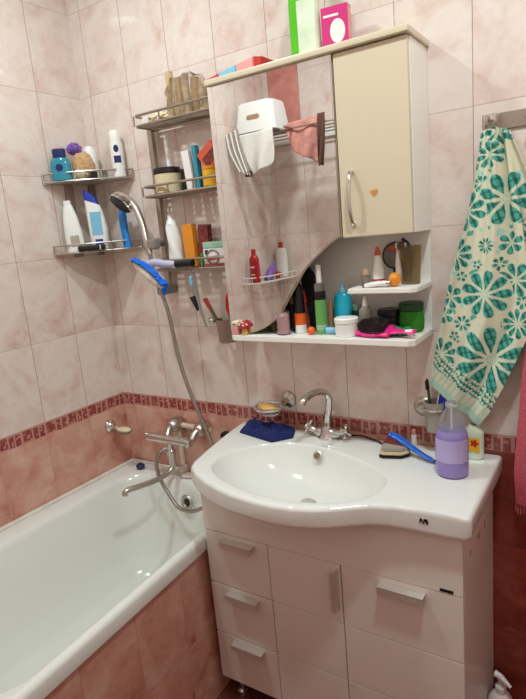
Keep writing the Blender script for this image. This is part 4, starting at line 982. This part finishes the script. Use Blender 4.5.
drape('hanging_cloth', 'brown striped cloth at the mirrored edge of the drying rack', M['browncloth'], [(.505, -1.36, 2.085), (.545, -1.36, 2.085), (.525, -1.355, 1.84), (.49, -1.355, 1.84)], .010)
t = thing('wire_shelf', 'white wire corner basket with bottles, seen in the mirror', 'shelf', (0, YF, 1.262))
bm = nb(); E = [(.006, .40), (.07, .38), (.115, .30), (.125, .15), (.13, .006)]; E3 = smooth_pts([(*p, 0) for p in E], 5)
for dz in (0, .032): tube(bm, [(p.x, p.y, dz) for p in E3], .0035, 8)
for p in E3[::2]: tube(bm, [(p.x, p.y, 0), (p.x, p.y, .032)], .002, 6)
for k in range(9): y = .03+.04*k; tube(bm, [(.005, y, 0), (.12 if y < .3 else .08, y, 0)], .002, 6)
obj('basket', bm, M['white'], t)
ZW = 1.2655
t = turned('shampoo_bottle', 'dark red bottle at left of the wire basket, seen mirrored', 'bottle', (.062, -1.345, ZW), [('bottle', round_body(.030, .155, .22, .013), M['red']), ('cap', cyl(.014, .155, .188), M['redcap'])], sx=1, sy=.8)
obj('white_print', box(nb(), -.016, .016, .0235, .0245, .085, .092), M['cardwhite'], t); obj('white_print', box(nb(), -.013, .013, .0235, .0245, .045, .05), M['cardwhite'], t)
turned('lotion_bottle', 'white bottle with red cap in the wire basket, seen mirrored', 'bottle', (.066, -1.64, ZW), [('bottle', [(.034, 0), (.038, .004), (.038, .145), (.030, .170), (.015, .174)], M['white']), ('cap', cyl(.015, .174, .208), M['redcap'])], sx=1, sy=.7)
t = thing('cream_tube', 'purple tube leaning in the wire basket, seen mirrored', 'tube', (.062, -1.475, ZW), (.75, 0, 0)); obj('tube', lathe(nb(), [(.026, .0), (.026, .06), (.012, .12), (.004, .125)], 22), M['purple'], t)
bm = nb(); ball(bm, (0, 0, .02), .03, 1, 1.2, .7, jit=.3); tag(obj('sponge_piece', bm, M['redcap'], None, loc=(.07, -1.565, ZW)), 'red sponge in the wire basket between two bottles, seen mirrored', 'sponge')

# ------------------------------------------------------------------ light
def lamp(x, y, z, power, size, col=(.83, .975, 1)):
    l = bpy.data.lights.new('ceiling_spot', 'AREA'); l.shape = 'DISK'; l.size = size; l.energy = power; l.color = col
    o = bpy.data.objects.new('ceiling_spot', l); C.objects.link(o); o.location = (x, y, z); return o
lamp(.52, -.83, 2.72, 12.5, .13); lamp(1.70, -.85, 2.72, 14.5, .13)
w = bpy.data.worlds.new('room'); bpy.context.scene.world = w; w.use_nodes = True
w.node_tree.nodes['Background'].inputs[0].default_value = (.5, .45, .42, 1); w.node_tree.nodes['Background'].inputs[1].default_value = .1

# ------------------------------------------------------------------ camera
yaw, pit, rol = -.5863, .2088, -.0912
fw = Vector((math.sin(yaw)*math.cos(pit), math.cos(yaw)*math.cos(pit), -math.sin(pit)))
ri = Vector((math.cos(yaw), -math.sin(yaw), 0)); up = ri.cross(fw)
r2 = ri*math.cos(rol) + up*math.sin(rol); u2 = -ri*math.sin(rol) + up*math.cos(rol)
cam = bpy.data.cameras.new('camera'); co = bpy.data.objects.new('camera', cam); C.objects.link(co)
m4 = Matrix((r2, u2, -fw)).transposed().to_4x4(); m4.translation = Vector((1.8031, -1.5951, 1.5443)); co.matrix_world = m4
cam.sensor_fit = 'HORIZONTAL'; cam.sensor_width = 36; cam.lens = 36*555.1/526; cam.clip_start = .01
sc = bpy.context.scene; sc.camera = co
sc.view_settings.view_transform = 'Standard'; sc.view_settings.look = 'None'; sc.view_settings.gamma = 1
sc.view_settings.exposure = 0.0
